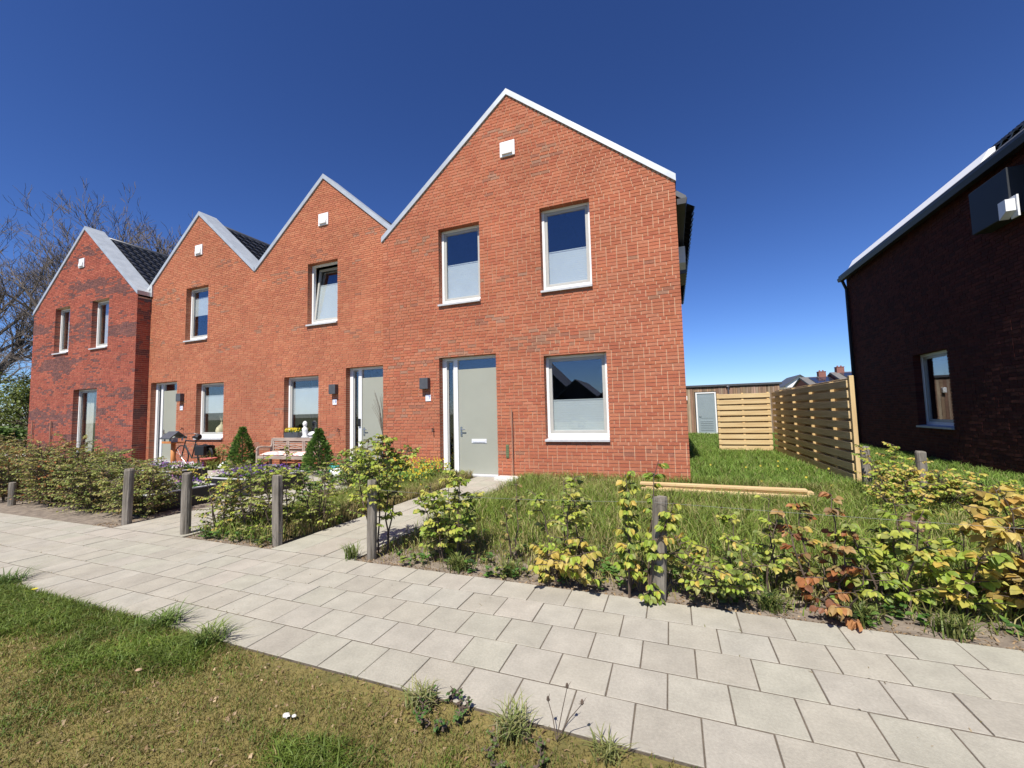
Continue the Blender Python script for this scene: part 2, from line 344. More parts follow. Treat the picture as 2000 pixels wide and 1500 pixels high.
def brick_wall(parent, O, U, N, length, top, openings, tone, n_ind, deep=0.168, reveal=0.19, simple=False, mm=None, course=0.0755):
    """top: list of (u, z); openings: (u0, u1, z0, z1), z snapped to courses. parent: the wall's house."""
    O = Vector(O); U = Vector(U); N = Vector(N); Zv = Vector((0, 0, 1))
    P = lambda u, z, d: O + U * u + Zv * z - N * d
    flip = U.cross(Zv).dot(N) < 0
    def topz(u):
        for (a, za), (c, zc) in zip(top, top[1:]):
            if a - 1e-6 <= u <= c + 1e-6: return za + (zc - za) * (u - a) / (c - a)
        return 0
    # mortar shell
    b = MB(); g = 0.007
    us = sorted({0.0, length} | {u for u, _ in top} | {o[0] - g for o in openings} | {o[1] + g for o in openings})
    dm = 0.0135
    def quad(pts): b.face(pts if not flip else pts[::-1])
    for u0, u1 in zip(us, us[1:]):
        if u1 - u0 < 1e-5: continue
        mid = (u0 + u1) / 2
        zs = [-0.05]
        for o in sorted((o for o in openings if o[0] - g - 1e-6 <= mid <= o[1] + g + 1e-6), key=lambda o: o[2]):
            zs += [max(o[2] - g, -0.05), o[3] + g]
        for a, c in zip(zs[::2], zs[1::2] + [None]):
            if c is None: quad([P(u0, a, dm), P(u1, a, dm), P(u1, topz(u1), dm), P(u0, topz(u0), dm)])
            elif c - a > 1e-4: quad([P(u0, a, dm), P(u1, a, dm), P(u1, c, dm), P(u0, c, dm)])
    for (u0, u1, z0, z1) in openings:
        z0 = max(z0, -0.05); a0, a1, c0, c1 = u0 - g, u1 + g, z0 - g, z1 + g; D = reveal + .16
        quad([P(a0, c0, dm), P(a0, c1, dm), P(a0, c1, D), P(a0, c0, D)]); quad([P(a1, c1, dm), P(a1, c0, dm), P(a1, c0, D), P(a1, c1, D)])
        quad([P(a0, c1, dm), P(a1, c1, dm), P(a1, c1, D), P(a0, c1, D)]); quad([P(a1, c0, dm), P(a0, c0, dm), P(a0, c0, D), P(a1, c0, D)])
    wall = b.build('wall', mm or M_MORTAR, parent)
    base = Vector(wloc(parent))
    # bricks
    zmax = max(z for _, z in top); bricks = []
    nrow = int(zmax / course); bh = course - .0125
    for r in range(-1 if not simple else 0, nrow + 1):
        z0 = r * course; z1 = z0 + bh
        # u-range under the gable
        zt = z1
        ok = [u for u in np.linspace(0, length, 400) if topz(u) >= zt]
        if not ok: continue
        lo, hi = min(ok), max(ok)
        if lo > 0: lo = max(0.0, lo - .0)
        ivs = [(lo, hi, False, False, z0, z1)]
        for o in openings:
            if z1 > o[2] + .002 and z0 < o[3] - .002:
                new = []
                for (a, c, fa, fc, za, zb) in ivs:
                    if o[1] <= a or o[0] >= c: new.append((a, c, fa, fc, za, zb)); continue
                    if o[0] > a: new.append((a, o[0], fa, True, za, zb))
                    if o[2] > z0 + .008: new.append((o[0], o[1], False, False, za, o[2]))
                    elif o[3] < z1 - .008: new.append((o[0], o[1], False, False, o[3], zb))
                    if o[1] < c: new.append((o[1], c, True, fc, za, zb))
                ivs = new
        for (a, c, fa, fc, za, zb) in ivs:
            above = [o for o in openings if -.002 < za - o[3] < .02]
            u = a; first = True
            while u < c - 0.012:
                L = 0.0995 if RB.random() < 0.27 else 0.2095
                if first: L = RB.choice([0.0995, 0.2095, 0.15 if not fa else 0.0995])
                e = u + L
                if c - e < 0.055: e = c
                dp = 0.02
                if (fa and first) or (fc and e >= c - 1e-6): dp = deep
                if any(e > o[0] - 1e-3 and u < o[1] + 1e-3 for o in above): dp = deep
                bricks.append((u, min(e, c), za, zb, dp)); first = False
                u = e + 0.0105
    def brick_geo(u0, u1, z0, z1, dp, R, PP):
        j = lambda: R.uniform(-.0012, .0012)
        d = R.uniform(-.002, .003)
        tz = R.uniform(-.0015, .0015)
        q = [PP(u0 + j(), z0 + j(), d + j()), PP(u1 + j(), z0 + tz + j(), d + j()), PP(u1 + j(), z1 + tz + j(), d + j()), PP(u0 + j(), z1 + j(), d + j()),
             PP(u0, z0, dp), PP(u1, z0, dp), PP(u1, z1, dp), PP(u0, z1, dp)]
        F = [(0, 1, 2, 3), (1, 0, 4, 5), (2, 1, 5, 6), (3, 2, 6, 7), (0, 3, 7, 4)]
        return q, ([f[::-1] for f in F] if flip else F)
    ind = set()
    if n_ind:
        full = [i for i, k in enumerate(bricks) if abs(k[1] - k[0] - .2095) < 1e-4 and k[4] < .03 and abs(k[3] - k[2] - bh) < 1e-4]
        full.sort(key=lambda i: (P(bricks[i][0], bricks[i][2], 0) - CAM).length)
        ind = set(full[:n_ind])
        PPl = lambda u, z, d: U * u + Zv * z - N * d
        var = {}
        for i in sorted(ind):
            u0, u1, z0, z1, dp = bricks[i]
            c = tone(u0, z0, RB); key = (c, RB.randrange(3))
            if key not in var:
                m = MB(); q, F = brick_geo(-.10475, .10475, 0, z1 - z0, dp, RB, PPl); m.poly(q, F, c); var[key] = m.mesh('brick', M_BRICK)
            link('brick', var[key], wall, P((u0 + u1) / 2, z0, 0) - base)
    b = MB()
    for i, k in enumerate(bricks):
        if i in ind: continue
        q, F = brick_geo(*k, RB, P)
        b.poly(q, F, jit(tone(k[0], k[2], RB), .045, RB))
    if b.f: tag(b.build('brick', M_BRICK, wall, off=tuple(base)), kind='stuff')
    return wall
def tone_red(u, z, R):
    if fnoise(u, z * 4.0 + 40, .55) > .70 and R.random() < .35: return R.choice(PAL_GREY)
    return R.choice(PAL_RED)
def tone_orange(u, z, R):
    if fnoise(u, z * 4.0 + 90, .6) > .72 and R.random() < .35: return R.choice(PAL_GREY)
    return R.choice(PAL_ORANGE)
def tone_purple(u, z, R):
    k = fnoise(u * .55, z * 2.6 + 13, .75)
    if R.random() < .06 + max(0, (k - .44)) * 4.0: return R.choice(PAL_MAUVE)
    return R.choice(PAL_PURPLE)

def tone_shaded(u, z, R): return R.choice(PAL_SHADED)

# ------------------------------------------------------------------ windows and doors (fronts face -Y)
def frame_mb(x0, x1, z0, z1, y0, y1, w, wb=None, wt=None):
    b = MB(); wb = wb or w; wt = wt or w; k = .004
    b.bbox(x0, x0 + w, y0, y1, z0, z1, k); b.bbox(x1 - w, x1, y0, y1, z0, z1, k)
    b.bbox(x0 + w, x1 - w, y0 + .002, y1, z0, z0 + wb, k); b.bbox(x0 + w, x1 - w, y0 + .002, y1, z1 - wt, z1, k)
    return b
def window(house, x0, x1, z0, z1, Y, blind=None, tilt=0.0, curtain=None, sill=True):
    z0, z1 = snap(z0), snap(z1)
    d = Y + .17
    fr = frame_mb(x0, x1, z0 + .02, z1, d, d + .09, .062, .095, .055).build('window', M_WHITE, house)
    a0, a1, b0, b1 = x0 + .064, x1 - .064, z0 + .117, z1 - .057
    base = wloc(house)
    if tilt:
        piv = Vector((a0, d + .05, b0)); R = Matrix.Rotation(-tilt, 4, 'X')
        T = Matrix.Translation(piv - Vector(base)) @ R @ Matrix.Translation(Vector(base) - piv)
    sa = frame_mb(a0, a1, b0, b1, d + .016, d + .075, .068).build('sash', M_SASH, fr, off=base)
    g = MB(); gx0, gx1, gz0, gz1 = a0 + .068, a1 - .068, b0 + .068, b1 - .068
    g.box(gx0, gx1, d + .04, d + .046, gz0, gz1); pn = g.build('pane', M_GLASS, fr, off=base)
    parts = [sa, pn]
    if blind:
        f0, f1 = blind
        h = gz1 - gz0; q = MB()
        za, zb = gz0 + h * f0, gz0 + h * f1
        n = max(6, int((zb - za) / .025)); V = []; F = []
        for i in range(n + 1):
            zz = za + (zb - za) * i / n; yy = d + .072 + (.0012 if i % 2 else 0)
            V += [(gx0 - .01, yy, zz), (gx1 + .01, yy, zz)]
        F = [(2 * i, 2 * i + 1, 2 * i + 3, 2 * i + 2) for i in range(n)]
        q.poly(V, F); q.box(gx0 - .01, gx1 + .01, d + .065, d + .085, zb, zb + .022)
        parts.append(q.build('blind', M_BLIND, fr, off=base))
    if curtain:
        for (c0, c1) in curtain:
            q = MB(); n = 26; V = []
            for i in range(n + 1):
                xx = gx0 + (gx1 - gx0) * (c0 + (c1 - c0) * i / n); yy = d + .2 + .028 * math.sin(i * 1.9) + .012 * math.sin(i * .7)
                V += [(xx, yy, z0 + .05), (xx, yy, z1 - .03)]
            q.poly(V, [(2 * i, 2 * i + 2, 2 * i + 3, 2 * i + 1) for i in range(n)])
            q.build('curtain', M_CURTAIN, fr, smooth=True, off=base)
    if tilt:
        for p in parts: p.matrix_local = T
    if sill:
        q = MB(); q.prism_x([(Y - .055, z0 - .05), (Y - .055, z0 - .005), (d + .05, z0 + .018), (d + .05, z0 - .05)], x0 - .01, x1 + .01)
        q.f = [f[::-1] for f in q.f]
        q.build('sill', M_SILL, fr, off=base)
    return (x0, x1, z0 - .0, z1)
def front_door(house, x0, x1, z1, Y, slot=True, black_grip=False, door_label=None):
    z1 = snap(z1); d = Y + .17; base = wloc(house)
    fr = MB(); k = .004
    for (a, c) in ((x0, x0 + .115), (x0 + .315, x0 + .425), (x1 - .055, x1)): fr.bbox(a, c, d, d + .1, .0, z1, k)
    for (a, c) in ((x0 + .115, x0 + .315), (x0 + .425, x1 - .055)): fr.bbox(a, c, d + .003, d + .1, z1 - .07, z1, k)
    fr.bbox(x0 + .115, x0 + .315, d + .003, d + .1, .0, .06, k)
    f = fr.build('door_frame', M_WHITE, house)
    s = frame_mb(x0 + .117, x0 + .313, .062, z1 - .072, d + .03, d + .08, .035).build('side_sash', M_SASH, f, off=base)
    g = MB(); g.box(x0 + .152, x0 + .278, d + .05, d + .056, .097, z1 - .107); g.build('pane', M_GLASS, f, off=base)
    b = MB(); b.bbox(x0 + .428, x1 - .058, d + .03, d + .085, .03, z1 - .31, .005); dr = b.build('front_door', M_DOOR, house)
    b = MB(); b.box(x0 + .428, x1 - .058, d + .05, d + .056, z1 - .306, z1 - .073); b.build('transom_pane', M_GLASS, f, off=base)  # added dark pane standing in for the lintel's shadow band
    b = MB(); b.box(x0 + .10, x1 - .02, d + .6, d + .62, 0, z1); b.build('hall_screen', M_DARK, f, off=base)  # dark sheet added behind the panes so that they stay dark
    b = MB(); b.bbox(x0 + .30, x1, Y - .02, d + .12, -.01, .028, .006); b.build('threshold', M_SILL, house)
    yd = d + .03
    b = MB(); hx = x0 + .50
    b.bbox(hx - .028, hx + .028, yd - .012, yd, .93, 1.17, .004)
    b.tube([(hx, yd - .012, 1.10), (hx, yd - .06, 1.10)], .011, 8); b.tube([(hx - .012, yd - .06, 1.10), (hx + .13, yd - .06, 1.10)], .011, 8)
    b.lathe((0, 0, 0), [(.001, 0), (.02, 0)], 6)
    b.v = b.v[:-12]; b.f = b.f[:-8]; b.c = b.c[:-8]; b.m = b.m[:-8]
    b.tube([(hx, yd - .012, .98), (hx, yd - .03, .98)], .016, 10)
    b.build('door_handle', M_STEEL, dr, off=base)
    if slot:
        b = MB(); sx = x0 + .98
        b.bbox(sx - .2, sx + .2, yd - .012, yd, .765, .865, .004); b.bbox(sx - .165, sx + .165, yd - .024, yd - .012, .785, .845, .008)
        b.build('letter_slot', mat('brushed_aluminium', (.72, .73, .75), rough=.45, metal=.25), dr, off=base)
    if black_grip:
        b = MB(); b.bbox(x0 + .33, x0 + .40, d - .05, d, 1.2, 1.42, .01); b.build('doorbell', M_BLACK, f, off=base)
    return (x0, x1, -.05, z1)
def wall_lamp(house, x, z, Y):
    b = MB(); b.bbox(x - .12, x + .12, Y - .13, Y - .012, z - .14, z + .14, .006); b.bbox(x - .08, x + .08, Y - .012, Y + .004, z - .09, z + .09, .002)
    b.bbox(x - .10, x + .10, Y - .11, Y - .03, z - .143, z - .14, .0005); b.build('wall_lamp', M_ANTHR, house)
def number_plate(house, txt, x, z, Y):
    b = MB(); b.bbox(x - .075, x + .075, Y - .014, Y - .002, z - .08, z + .08, .003); o = b.build('number_plate', M_PLATE, house)
    cu = bpy.data.curves.new('digits', 'FONT'); cu.body = txt; cu.size = .135; cu.align_x = 'CENTER'; cu.align_y = 'CENTER'; cu.extrude = .0015
    to = bpy.data.objects.new('digits', cu); COL.objects.link(to)
    dg = bpy.context.evaluated_depsgraph_get(); me = bpy.data.meshes.new_from_object(to.evaluated_get(dg))
    bpy.data.objects.remove(to)
    me.transform(Matrix.Rotation(rad(90), 4, 'X')); me.materials.clear(); me.materials.append(M_INK)
    base = wloc(house)
    link('digits', me, o, (x - base[0], Y - .0165 - base[1], z - base[2]))
def gable_vent(house, x, z, Y):
    b = MB(); b.bbox(x - .19, x + .19, Y - .03, Y + .005, z - .19, z + .19, .006)
    b.prism_x([(Y - .03, z - .14), (Y - .07, z - .14), (Y - .075, z - .10), (Y - .03, z + .14)], x - .135, x + .135)
    b.build('gable_vent', M_WHITE, house)
def hose_tap(house, x, z, Y):
    b = MB(); b.tube([(x, Y + .005, z), (x, Y - .07, z), (x + .005, Y - .085, z - .05)], .013, 8); b.tube([(x - .03, Y - .05, z + .03), (x + .03, Y - .05, z + .03)], .008, 6)
    b.build('door_hook', M_BLACK, house)

def roof_tiles(parent, x_r, z_r, x_e, z_e, y0, y1, n_ind, R):
    """tiles on one slope, ridge (x_r, z_r) to eave (x_e, z_e), running y0..y1"""
    base = Vector(wloc(parent))
    L = math.hypot(x_e - x_r, z_e - z_r); dx, dz = (x_e - x_r) / L, (z_e - z_r) / L
    nv = Vector((-dz, 0, dx)) if dx > 0 else Vector((dz, 0, -dx))
    dv = Vector((dx, 0, dz)); yv = Vector((0, 1, 0))
    tw, tl = .295, .345
    rows = int(L / tl); cols = int((y1 - y0) / tw)
    def geo(org, dy=0.0):
        V = []; F = []; n = 8
        for (t, h) in ((0, .0), (tl + .05, .042), (tl + .05, .012)):
            for i in range(n + 1):
                s = i / n
                wv = .032 * math.sin(s * math.pi * 2 * .75 + .4) + .012
                V.append(org + dv * t + yv * (s * (tw + .015)) + nv * (h + wv))
        for r in range(2):
            for i in range(n):
                a = r * (n + 1) + i
                F.append((a, a + n + 1, a + n + 2, a + 1) if dx > 0 else (a, a + 1, a + n + 2, a + n + 1))
        return V, F
    m = MB(); V, F = geo(Vector((0, 0, 0))); m.poly(V, F); me = m.mesh('roof_tile', M_TILE, smooth=True)
    spots = []
    for r in range(rows + 1):
        for c in range(cols):
            spots.append(Vector((x_r, y0 + c * tw, z_r)) + dv * (r * tl - .0) )
    spots.sort(key=lambda p: (p - CAM).length)
    for p in spots[:n_ind]: link('roof_tile', me, parent, p - base)
    b = MB()
    for p in spots[n_ind:]:
        V, F = geo(p); b.poly(V, F)
    if b.f: tag(b.build('roof_tile', M_TILE, parent, smooth=True), kind='stuff')

def house_body(house, x0, x1, Y, zE, zA, depth, eaveL=0.0, eaveR=0.0, cap=.14, ind_left=0, ind_right=0, tiles='LR', left_to=None, right_to=None, capL=.035, capR=.035):
    """back wall, roof, verge caps; the front wall is brick_wall()"""
    xm = (x0 + x1) / 2; sl = (zA - zE) / (xm - x0); base = wloc(house)
    b = MB(); yb = Y + depth
    b.face([(x1, yb, -.05), (x0, yb, -.05), (x0, yb, zE), (xm, yb, zA), (x1, yb, zE)])
    b.build('back_wall', M_BACKWALL, house)
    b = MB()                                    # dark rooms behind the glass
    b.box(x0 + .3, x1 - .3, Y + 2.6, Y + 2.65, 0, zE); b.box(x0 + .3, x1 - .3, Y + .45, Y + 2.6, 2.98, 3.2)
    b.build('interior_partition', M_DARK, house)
    dn = .16
    r = MB()
    for sgn, xe, ov in ((-1, x0, eaveL), (1, x1, eaveR)):
        xx = xe + sgn * ov
        zx = zA - sl * abs(xx - xm)
        pts = [(xm, zA - dn), (xx, zx - dn), (xx, zx - dn - .12), (xm, zA - dn - .12)]
        r.prism_y(pts if sgn < 0 else pts[::-1], Y + .08, yb + .05)
    roof = r.build('roof', M_ANTHR, house)
    if 'R' in tiles: roof_tiles(roof, xm, zA - dn + .02, x1 + eaveR, zA - sl * (x1 + eaveR - xm) - dn + .02, Y + .56, yb, ind_right, RB)
    if 'L' in tiles: roof_tiles(roof, xm, zA - dn + .02, x0 - eaveL, zA - sl * (x1 + eaveL - xm) - dn + .02, Y + .56, yb, ind_left, RB)
    b = MB(); b.tube([(xm, Y + .5, zA - dn + .03), (xm, yb, zA - dn + .03)], .1, 10); b.build('ridge', M_TILE, roof, off=base, smooth=True)
    # zinc covers on the gable, running a little down both sides
    for sgn, xe, ov in ((-1, x0 - capL, 0), (1, x1 + capR, 0)):
        zx = zA - sl * abs(xe - xm)
        c = MB()
        pts = [(xm, zA - .01), (xe, zx - .01), (xe, zx + cap), (xm, zA + cap)]
        c.prism_y(pts if sgn < 0 else pts[::-1], Y - .035, Y + .58)
        if sgn < 0: c.f = c.f[::1]
        c.build('verge_cap', M_ZINC, roof, off=base)
    return roof
def gutter(house, x0, x1, z0, z1, ya, yb_):
    b = MB(); b.prism_y([(x0, z0), (x1, z0), (x1 + (.03 if x1 > x0 else -.03), z1), (x0, z1)] if x1 > x0 else [(x1, z0), (x0, z0), (x0, z1), (x1 - .03, z1)], ya, yb_)
    b.build('gutter', M_BLACK, house)

Y17, Y19 = 8.9, 9.33
GL = 'red brick houses of the terrace'
# ---- number 17 (nearest, full gable in view)
h17 = thing('brick_house', 'nearest red brick gable house with two upper windows and door number 17', 'house', (-3.4, Y17, 0), GL)
op = [(-5.385, -3.835, -.05, snap(2.9)), (-2.655, -1.255, snap(.875), snap(2.75)), (-5.365, -4.21, snap(4.25), snap(6.21)), (-2.655, -1.5, snap(4.25), snap(6.21))]
X0 = -7.1
brick_wall(h17, (X0, Y17, 0), (1, 0, 0), (0, -1, 0), 7.38, [(0, 6.2), (3.69, 9.24), (7.38, 6.2)], [(a - X0, c - X0, z0, z1) for a, c, z0, z1 in op], tone_red, 300)
brick_wall(h17, (X0, Y19 + .05, 0), (0, -1, 0), (-1, 0, 0), Y19 + .05 - Y17, [(0, 6.2), (.48, 6.2)], [], tone_red, 0, simple=True)
brick_wall(h17, (.28, Y17, 0), (0, 1, 0), (1, 0, 0), 9.7, [(0, 6.1), (9.7, 6.1)], [], tone_red, 0, simple=True)
front_door(h17, *op[0][:2], 2.9, Y17)
window(h17, *op[1], Y17, blind=(0, .43))
window(h17, *op[2], Y17, blind=(0, .52))
window(h17, *op[3], Y17, blind=(0, .46))
house_body(h17, X0, .28, Y17, 6.2, 9.24, 9.7, eaveR=.2, capL=.03, capR=.02)
gutter(h17, .3, .47, 5.70, 5.82, Y17 + .05, Y17 + 9.7)
wall_lamp(h17, -5.765, 2.27, Y17); number_plate(h17, '17', -5.705, 1.905, Y17); gable_vent(h17, -3.41, 7.85, Y17); hose_tap(h17, -5.56, 1.11, Y17)
b = MB(); b.tube([(-3.447, Y17 - .05, .03), (-3.447, Y17 - .05, 1.56)], .016, 8)
for z in (.4, 1.2): b.box(-3.46, -3.434, Y17 - .05, Y17 + .005, z, z + .02)
b.build('riser_pipe', M_PIPE, h17)
b = MB(); b.bbox(-3.62, -3.55, Y17 - .02, Y17 + .004, .45, .75, .004)
for i in range(6): b.box(-3.612, -3.558, Y17 - .028, Y17 - .02, .48 + .045 * i, .50 + .045 * i)
b.build('wall_vent', M_GREENVENT, h17)
b = MB(); b.bbox(.29, .52, 11.3, 12.4, 4.95, 5.62, .01); sb = b.build('wall_box', M_ANTHR, h17)
b = MB(); b.prism_x([(11.29, 5.05), (11.29, 5.6), (11.1, 5.6), (11.1, 5.18)], .3, .5); b.build('vent_hood', M_WHITE, sb, off=wloc(h17))

# ---- numbers 19 and 21 (set back, twin gables)
XV = -12.57
h19 = thing('brick_house', 'set back orange brick gable house left of the nearest one, bench under its window', 'house', (-9.8, Y19, 0), GL)
op19 = [(-8.76, -7.22, -.05, snap(2.9)), (-11.2, -9.8, snap(.875), snap(2.75)), (-10.27, -9.09, snap(4.31), snap(6.21))]
xm19 = -9.66; hw = -XV + xm19
X0 = XV
brick_wall(h19, (X0, Y19, 0), (1, 0, 0), (0, -1, 0), -7.1 - X0 + .02, [(0, 6.33), (hw, 8.82), (-7.08 - X0, 8.82 - (8.82 - 6.33) / hw * (-7.08 - xm19))], [(a - X0, c - X0, z0, z1) for a, c, z0, z1 in op19], tone_orange, 300, course=.0625)
front_door(h19, *op19[0][:2], 2.9, Y19, black_grip=True, slot=False)
window(h19, *op19[1], Y19, blind=(.34, .86))
window(h19, *op19[2], Y19, blind=(0, .70), tilt=rad(7))
house_body(h19, XV, 2 * xm19 - XV, Y19, 6.33, 8.82, 9.3, capL=0, capR=-.35)
wall_lamp(h19, -9.155, 2.29, Y19); number_plate(h19, '19', -9.16, 1.92, Y19); gable_vent(h19, -9.64, 7.51, Y19); hose_tap(h19, -9.0, 1.12, Y19)
h21 = thing('brick_house', 'orange brick gable house with a vase in its lower window, second from the left', 'house', (-15.4, Y19, 0), GL)
op21 = [(-17.93, -16.42, -.05, snap(2.9)), (-15.36, -13.96, snap(.875), snap(2.75)), (-16.06, -14.87, snap(4.31), snap(6.21))]
xm21 = -15.46; hw2 = xm21 + 18.33
X0 = -18.33
brick_wall(h21, (X0, Y19, 0), (1, 0, 0), (0, -1, 0), XV - X0 - .003, [(0, 6.33), (hw2, 8.82), (XV - X0 - .003, 8.82 - (8.82 - 6.33) / hw2 * (XV - xm21))], [(a - X0, c - X0, z0, z1) for a, c, z0, z1 in op21], tone_orange, 150, course=.0625)
front_door(h21, *op21[0][:2], 2.9, Y19, slot=False)
window(h21, *op21[1], Y19, blind=(.42, .80))
window(h21, *op21[2], Y19, blind=(.46, .86))
house_body(h21, X0, 2 * xm21 - X0, Y19, 6.33, 8.82, 9.3, ind_right=230, tiles='LR', capL=0.02, capR=0)
wall_lamp(h21, -16.12, 2.30, Y19); number_plate(h21, '21', -16.12, 1.93, Y19); gable_vent(h21, -15.42, 7.52, Y19); hose_tap(h21, -16.0, 1.2, Y19)
# vase with dry stems behind the glass, watering can style ornaments stay separate things
# ---- number 23 (protrudes, mottled)
h23 = thing('brick_house', 'far left mottled purple red brick house standing forward of its neighbour, with tall glazed doors', 'house', (-21.8, Y17, 0), GL)
op23 = [(-22.1, -20.46, snap(.0625), snap(2.8)), (-23.76, -22.65, snap(4.37), snap(6.25)), (-21.05, -19.91, snap(4.37), snap(6.25))]
X0 = -25.49
brick_wall(h23, (X0, Y17, 0), (1, 0, 0), (0, -1, 0), 7.39, [(0, 6.2), (3.695, 9.3), (7.39, 6.2)], [(a - X0, c - X0, z0, z1) for a, c, z0, z1 in op23], tone_purple, 0, course=.066)
brick_wall(h23, (-18.1, Y17, 0), (0, 1, 0), (1, 0, 0), .6, [(0, 6.1), (.6, 6.1)], [], tone_purple, 0, simple=True)
brick_wall(h23, (X0, Y17 + 9, 0), (0, -1, 0), (-1, 0, 0), 9, [(0, 6.1), (9, 6.1)], [], tone_purple, 0, simple=True)
window(h23, *op23[0], Y17, curtain=[(0, .42), (.55, 1)])
window(h23, *op23[1], Y17, curtain=[(.0, .3), (.55, 1)])
window(h23, *op23[2], Y17, curtain=[(.0, .3), (.45, 1)])
house_body(h23, X0, -18.1, Y17, 6.2, 9.3, 9.7, ind_right=270, tiles='LR')
gable_vent(h23, -21.92, 7.92, Y17)
b = MB()
for x in (-25.0, -23.55): b.tube([(x, Y17 - .05, .03), (x, Y17 - .05, 1.6)], .022, 8)
b.build('riser_pipe', M_PIPE, h23)
# flashing where the twin gable meets the forward house
b = MB(); b.bbox(-18.09, -18.0, Y19 - .05, Y19 + .3, 6.15, 6.62, .004); b.build('flashing', M_ZINC, h23)

# ---- dark house on the right (its shaded side wall faces us)
XR, YR0, YR1 = 6.3, 8.9, 18.6
hR = thing('brick_house', 'dark shaded brick house at the right edge, seen along its side wall', 'house', (10, YR0, 0), GL)
opR = (13.1, 14.62, snap(.875), snap(2.8))
brick_wall(hR, (XR, YR1, 0), (0, -1, 0), (-1, 0, 0), YR1 - YR0, [(0, 6.3), (YR1 - YR0, 6.3)], [(YR1 - opR[1], YR1 - opR[0], opR[2], opR[3])], tone_shaded, 300, mm=M_SHADEDMORTAR)
brick_wall(hR, (XR, YR0, 0), (1, 0, 0), (0, -1, 0), 7.4, [(0, 6.2), (3.7, 9.24), (7.4, 6.2)], [], tone_shaded, 0, simple=True, mm=M_SHADEDMORTAR)
xm = XR + 3.7; sl = .83; zA = 9.55
r = MB()
r.prism_y([(xm, zA), (XR - .22, zA - sl * 3.92), (XR - .22, zA - sl * 3.92 - .1), (xm, zA - .14)], YR0 + .05, YR1 + .05)
r.prism_y([(xm, zA - .14), (xm + 3.9, zA - sl * 3.9 - .1), (xm + 3.9, zA - sl * 3.9), (xm, zA)], YR0 + .05, YR1 + .05)
roofR = r.build('roof', M_ANTHR, hR)
bs = wloc(hR)
roof_tiles(roofR, xm, zA + .01, XR + .6, zA - sl * 3.1 + .01, YR0 + .1, YR1, 0, RB)
gutter(hR, XR - .12, XR - .25, 6.07, 6.19, YR0 + .1, YR1 + .02)
b = MB(); b.prism_y([(XR - .20, 6.33), (XR + .04, 6.53), (XR + .04, 6.63), (XR - .06, 6.59)], 11.0, 17.75); b.build('roof_flashing', M_WHITESTRIP, roofR, off=bs)
b = MB(); b.prism_y([(XR - .20, 6.33), (XR + .02, 6.51), (XR + .04, 6.60), (XR - .12, 6.53)], 9.2, 9.82); b.build('roof_flashing', M_WHITESTRIP, roofR, off=bs)
b = MB(); b.tube([(XR - .17, YR1 - .12, 6.1), (XR - .06, YR1 - .12, 5.75), (XR - .06, YR1 - .12, 0)], .05, 10); b.build('downpipe', M_BLACK, hR)
b = MB(); b.bbox(XR - .30, XR - .005, 10.22, 11.25, 4.93, 5.82, .01); wb = b.build('wall_box', mat('slate_blue_panel', (.018, .022, .028), rough=.6), hR)
b = MB(); b.prism_x([(10.26, 4.84), (10.26, 5.16), (10.08, 5.16), (10.08, 4.94)], XR - .44, XR - .305); b.bbox(XR - .30, XR - .27, 10.05, 10.22, 4.82, 5.22, .003); b.build('vent_hood', M_WHITE, wb, off=bs)
# its side window (faces -X)
b = MB(); y0, y1, z0, z1 = opR; d = XR + .17
for (a, c, e, f_) in ((y0, y0 + .07, z0, z1), (y1 - .07, y1, z0, z1)): b.bbox(d, d + .08, a, c, e, f_, .004)
for (e, f_) in ((z0, z0 + .1), (z1 - .07, z1)): b.bbox(d + .002, d + .08, y0 + .07, y1 - .07, e, f_, .004)
wR = b.build('window', M_WHITE, hR)
b = MB()
for (a, c, e, f_) in ((y0 + .072, y0 + .14, z0 + .102, z1 - .072), (y1 - .14, y1 - .072, z0 + .102, z1 - .072)): b.bbox(d + .015, d + .07, a, c, e, f_, .004)
for (e, f_) in ((z0 + .102, z0 + .17), (z1 - .14, z1 - .072)): b.bbox(d + .017, d + .07, y0 + .14, y1 - .14, e, f_, .004)
b.build('sash', M_SASH, wR, off=bs)
b = MB(); b.box(d + .04, d + .046, y0 + .14, y1 - .14, z0 + .17, z1 - .14); b.build('pane', M_GLASS, wR, off=bs)
b = MB(); b.prism_y([(XR - .055, z0 - .05), (XR + .2, z0 - .05), (XR + .2, z0 + .018), (XR - .055, z0 - .005)], y0 - .01, y1 + .01); b.build('sill', M_SILL, wR, off=bs)
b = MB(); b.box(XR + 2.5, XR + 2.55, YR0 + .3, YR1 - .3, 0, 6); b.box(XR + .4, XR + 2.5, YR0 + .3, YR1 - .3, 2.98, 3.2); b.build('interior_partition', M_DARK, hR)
b = MB(); b.face([(XR + 7.4, YR1, -.05), (XR, YR1, -.05), (XR, YR1, 6.2), (xm, YR1, 9.24), (XR + 7.4, YR1, 6.2)]); b.face([(XR + 7.4, YR0, -.05), (XR + 7.4, YR1, -.05), (XR + 7.4, YR1, 6.2), (XR + 7.4, YR0, 6.2)]); b.build('back_wall', M_BACKWALL, hR)
for sgn in (-1, 1):
    c = MB(); xe = xm + sgn * 3.73; zx = 9.24 - .822 * 3.73
    pts = [(xm, 9.23), (xe, zx - .01), (xe, zx + .14), (xm, 9.38)]
    c.prism_y(pts if sgn < 0 else pts[::-1], YR0 - .035, YR0 + .3); c.build('verge_cap', M_ZINC, roofR, off=bs)

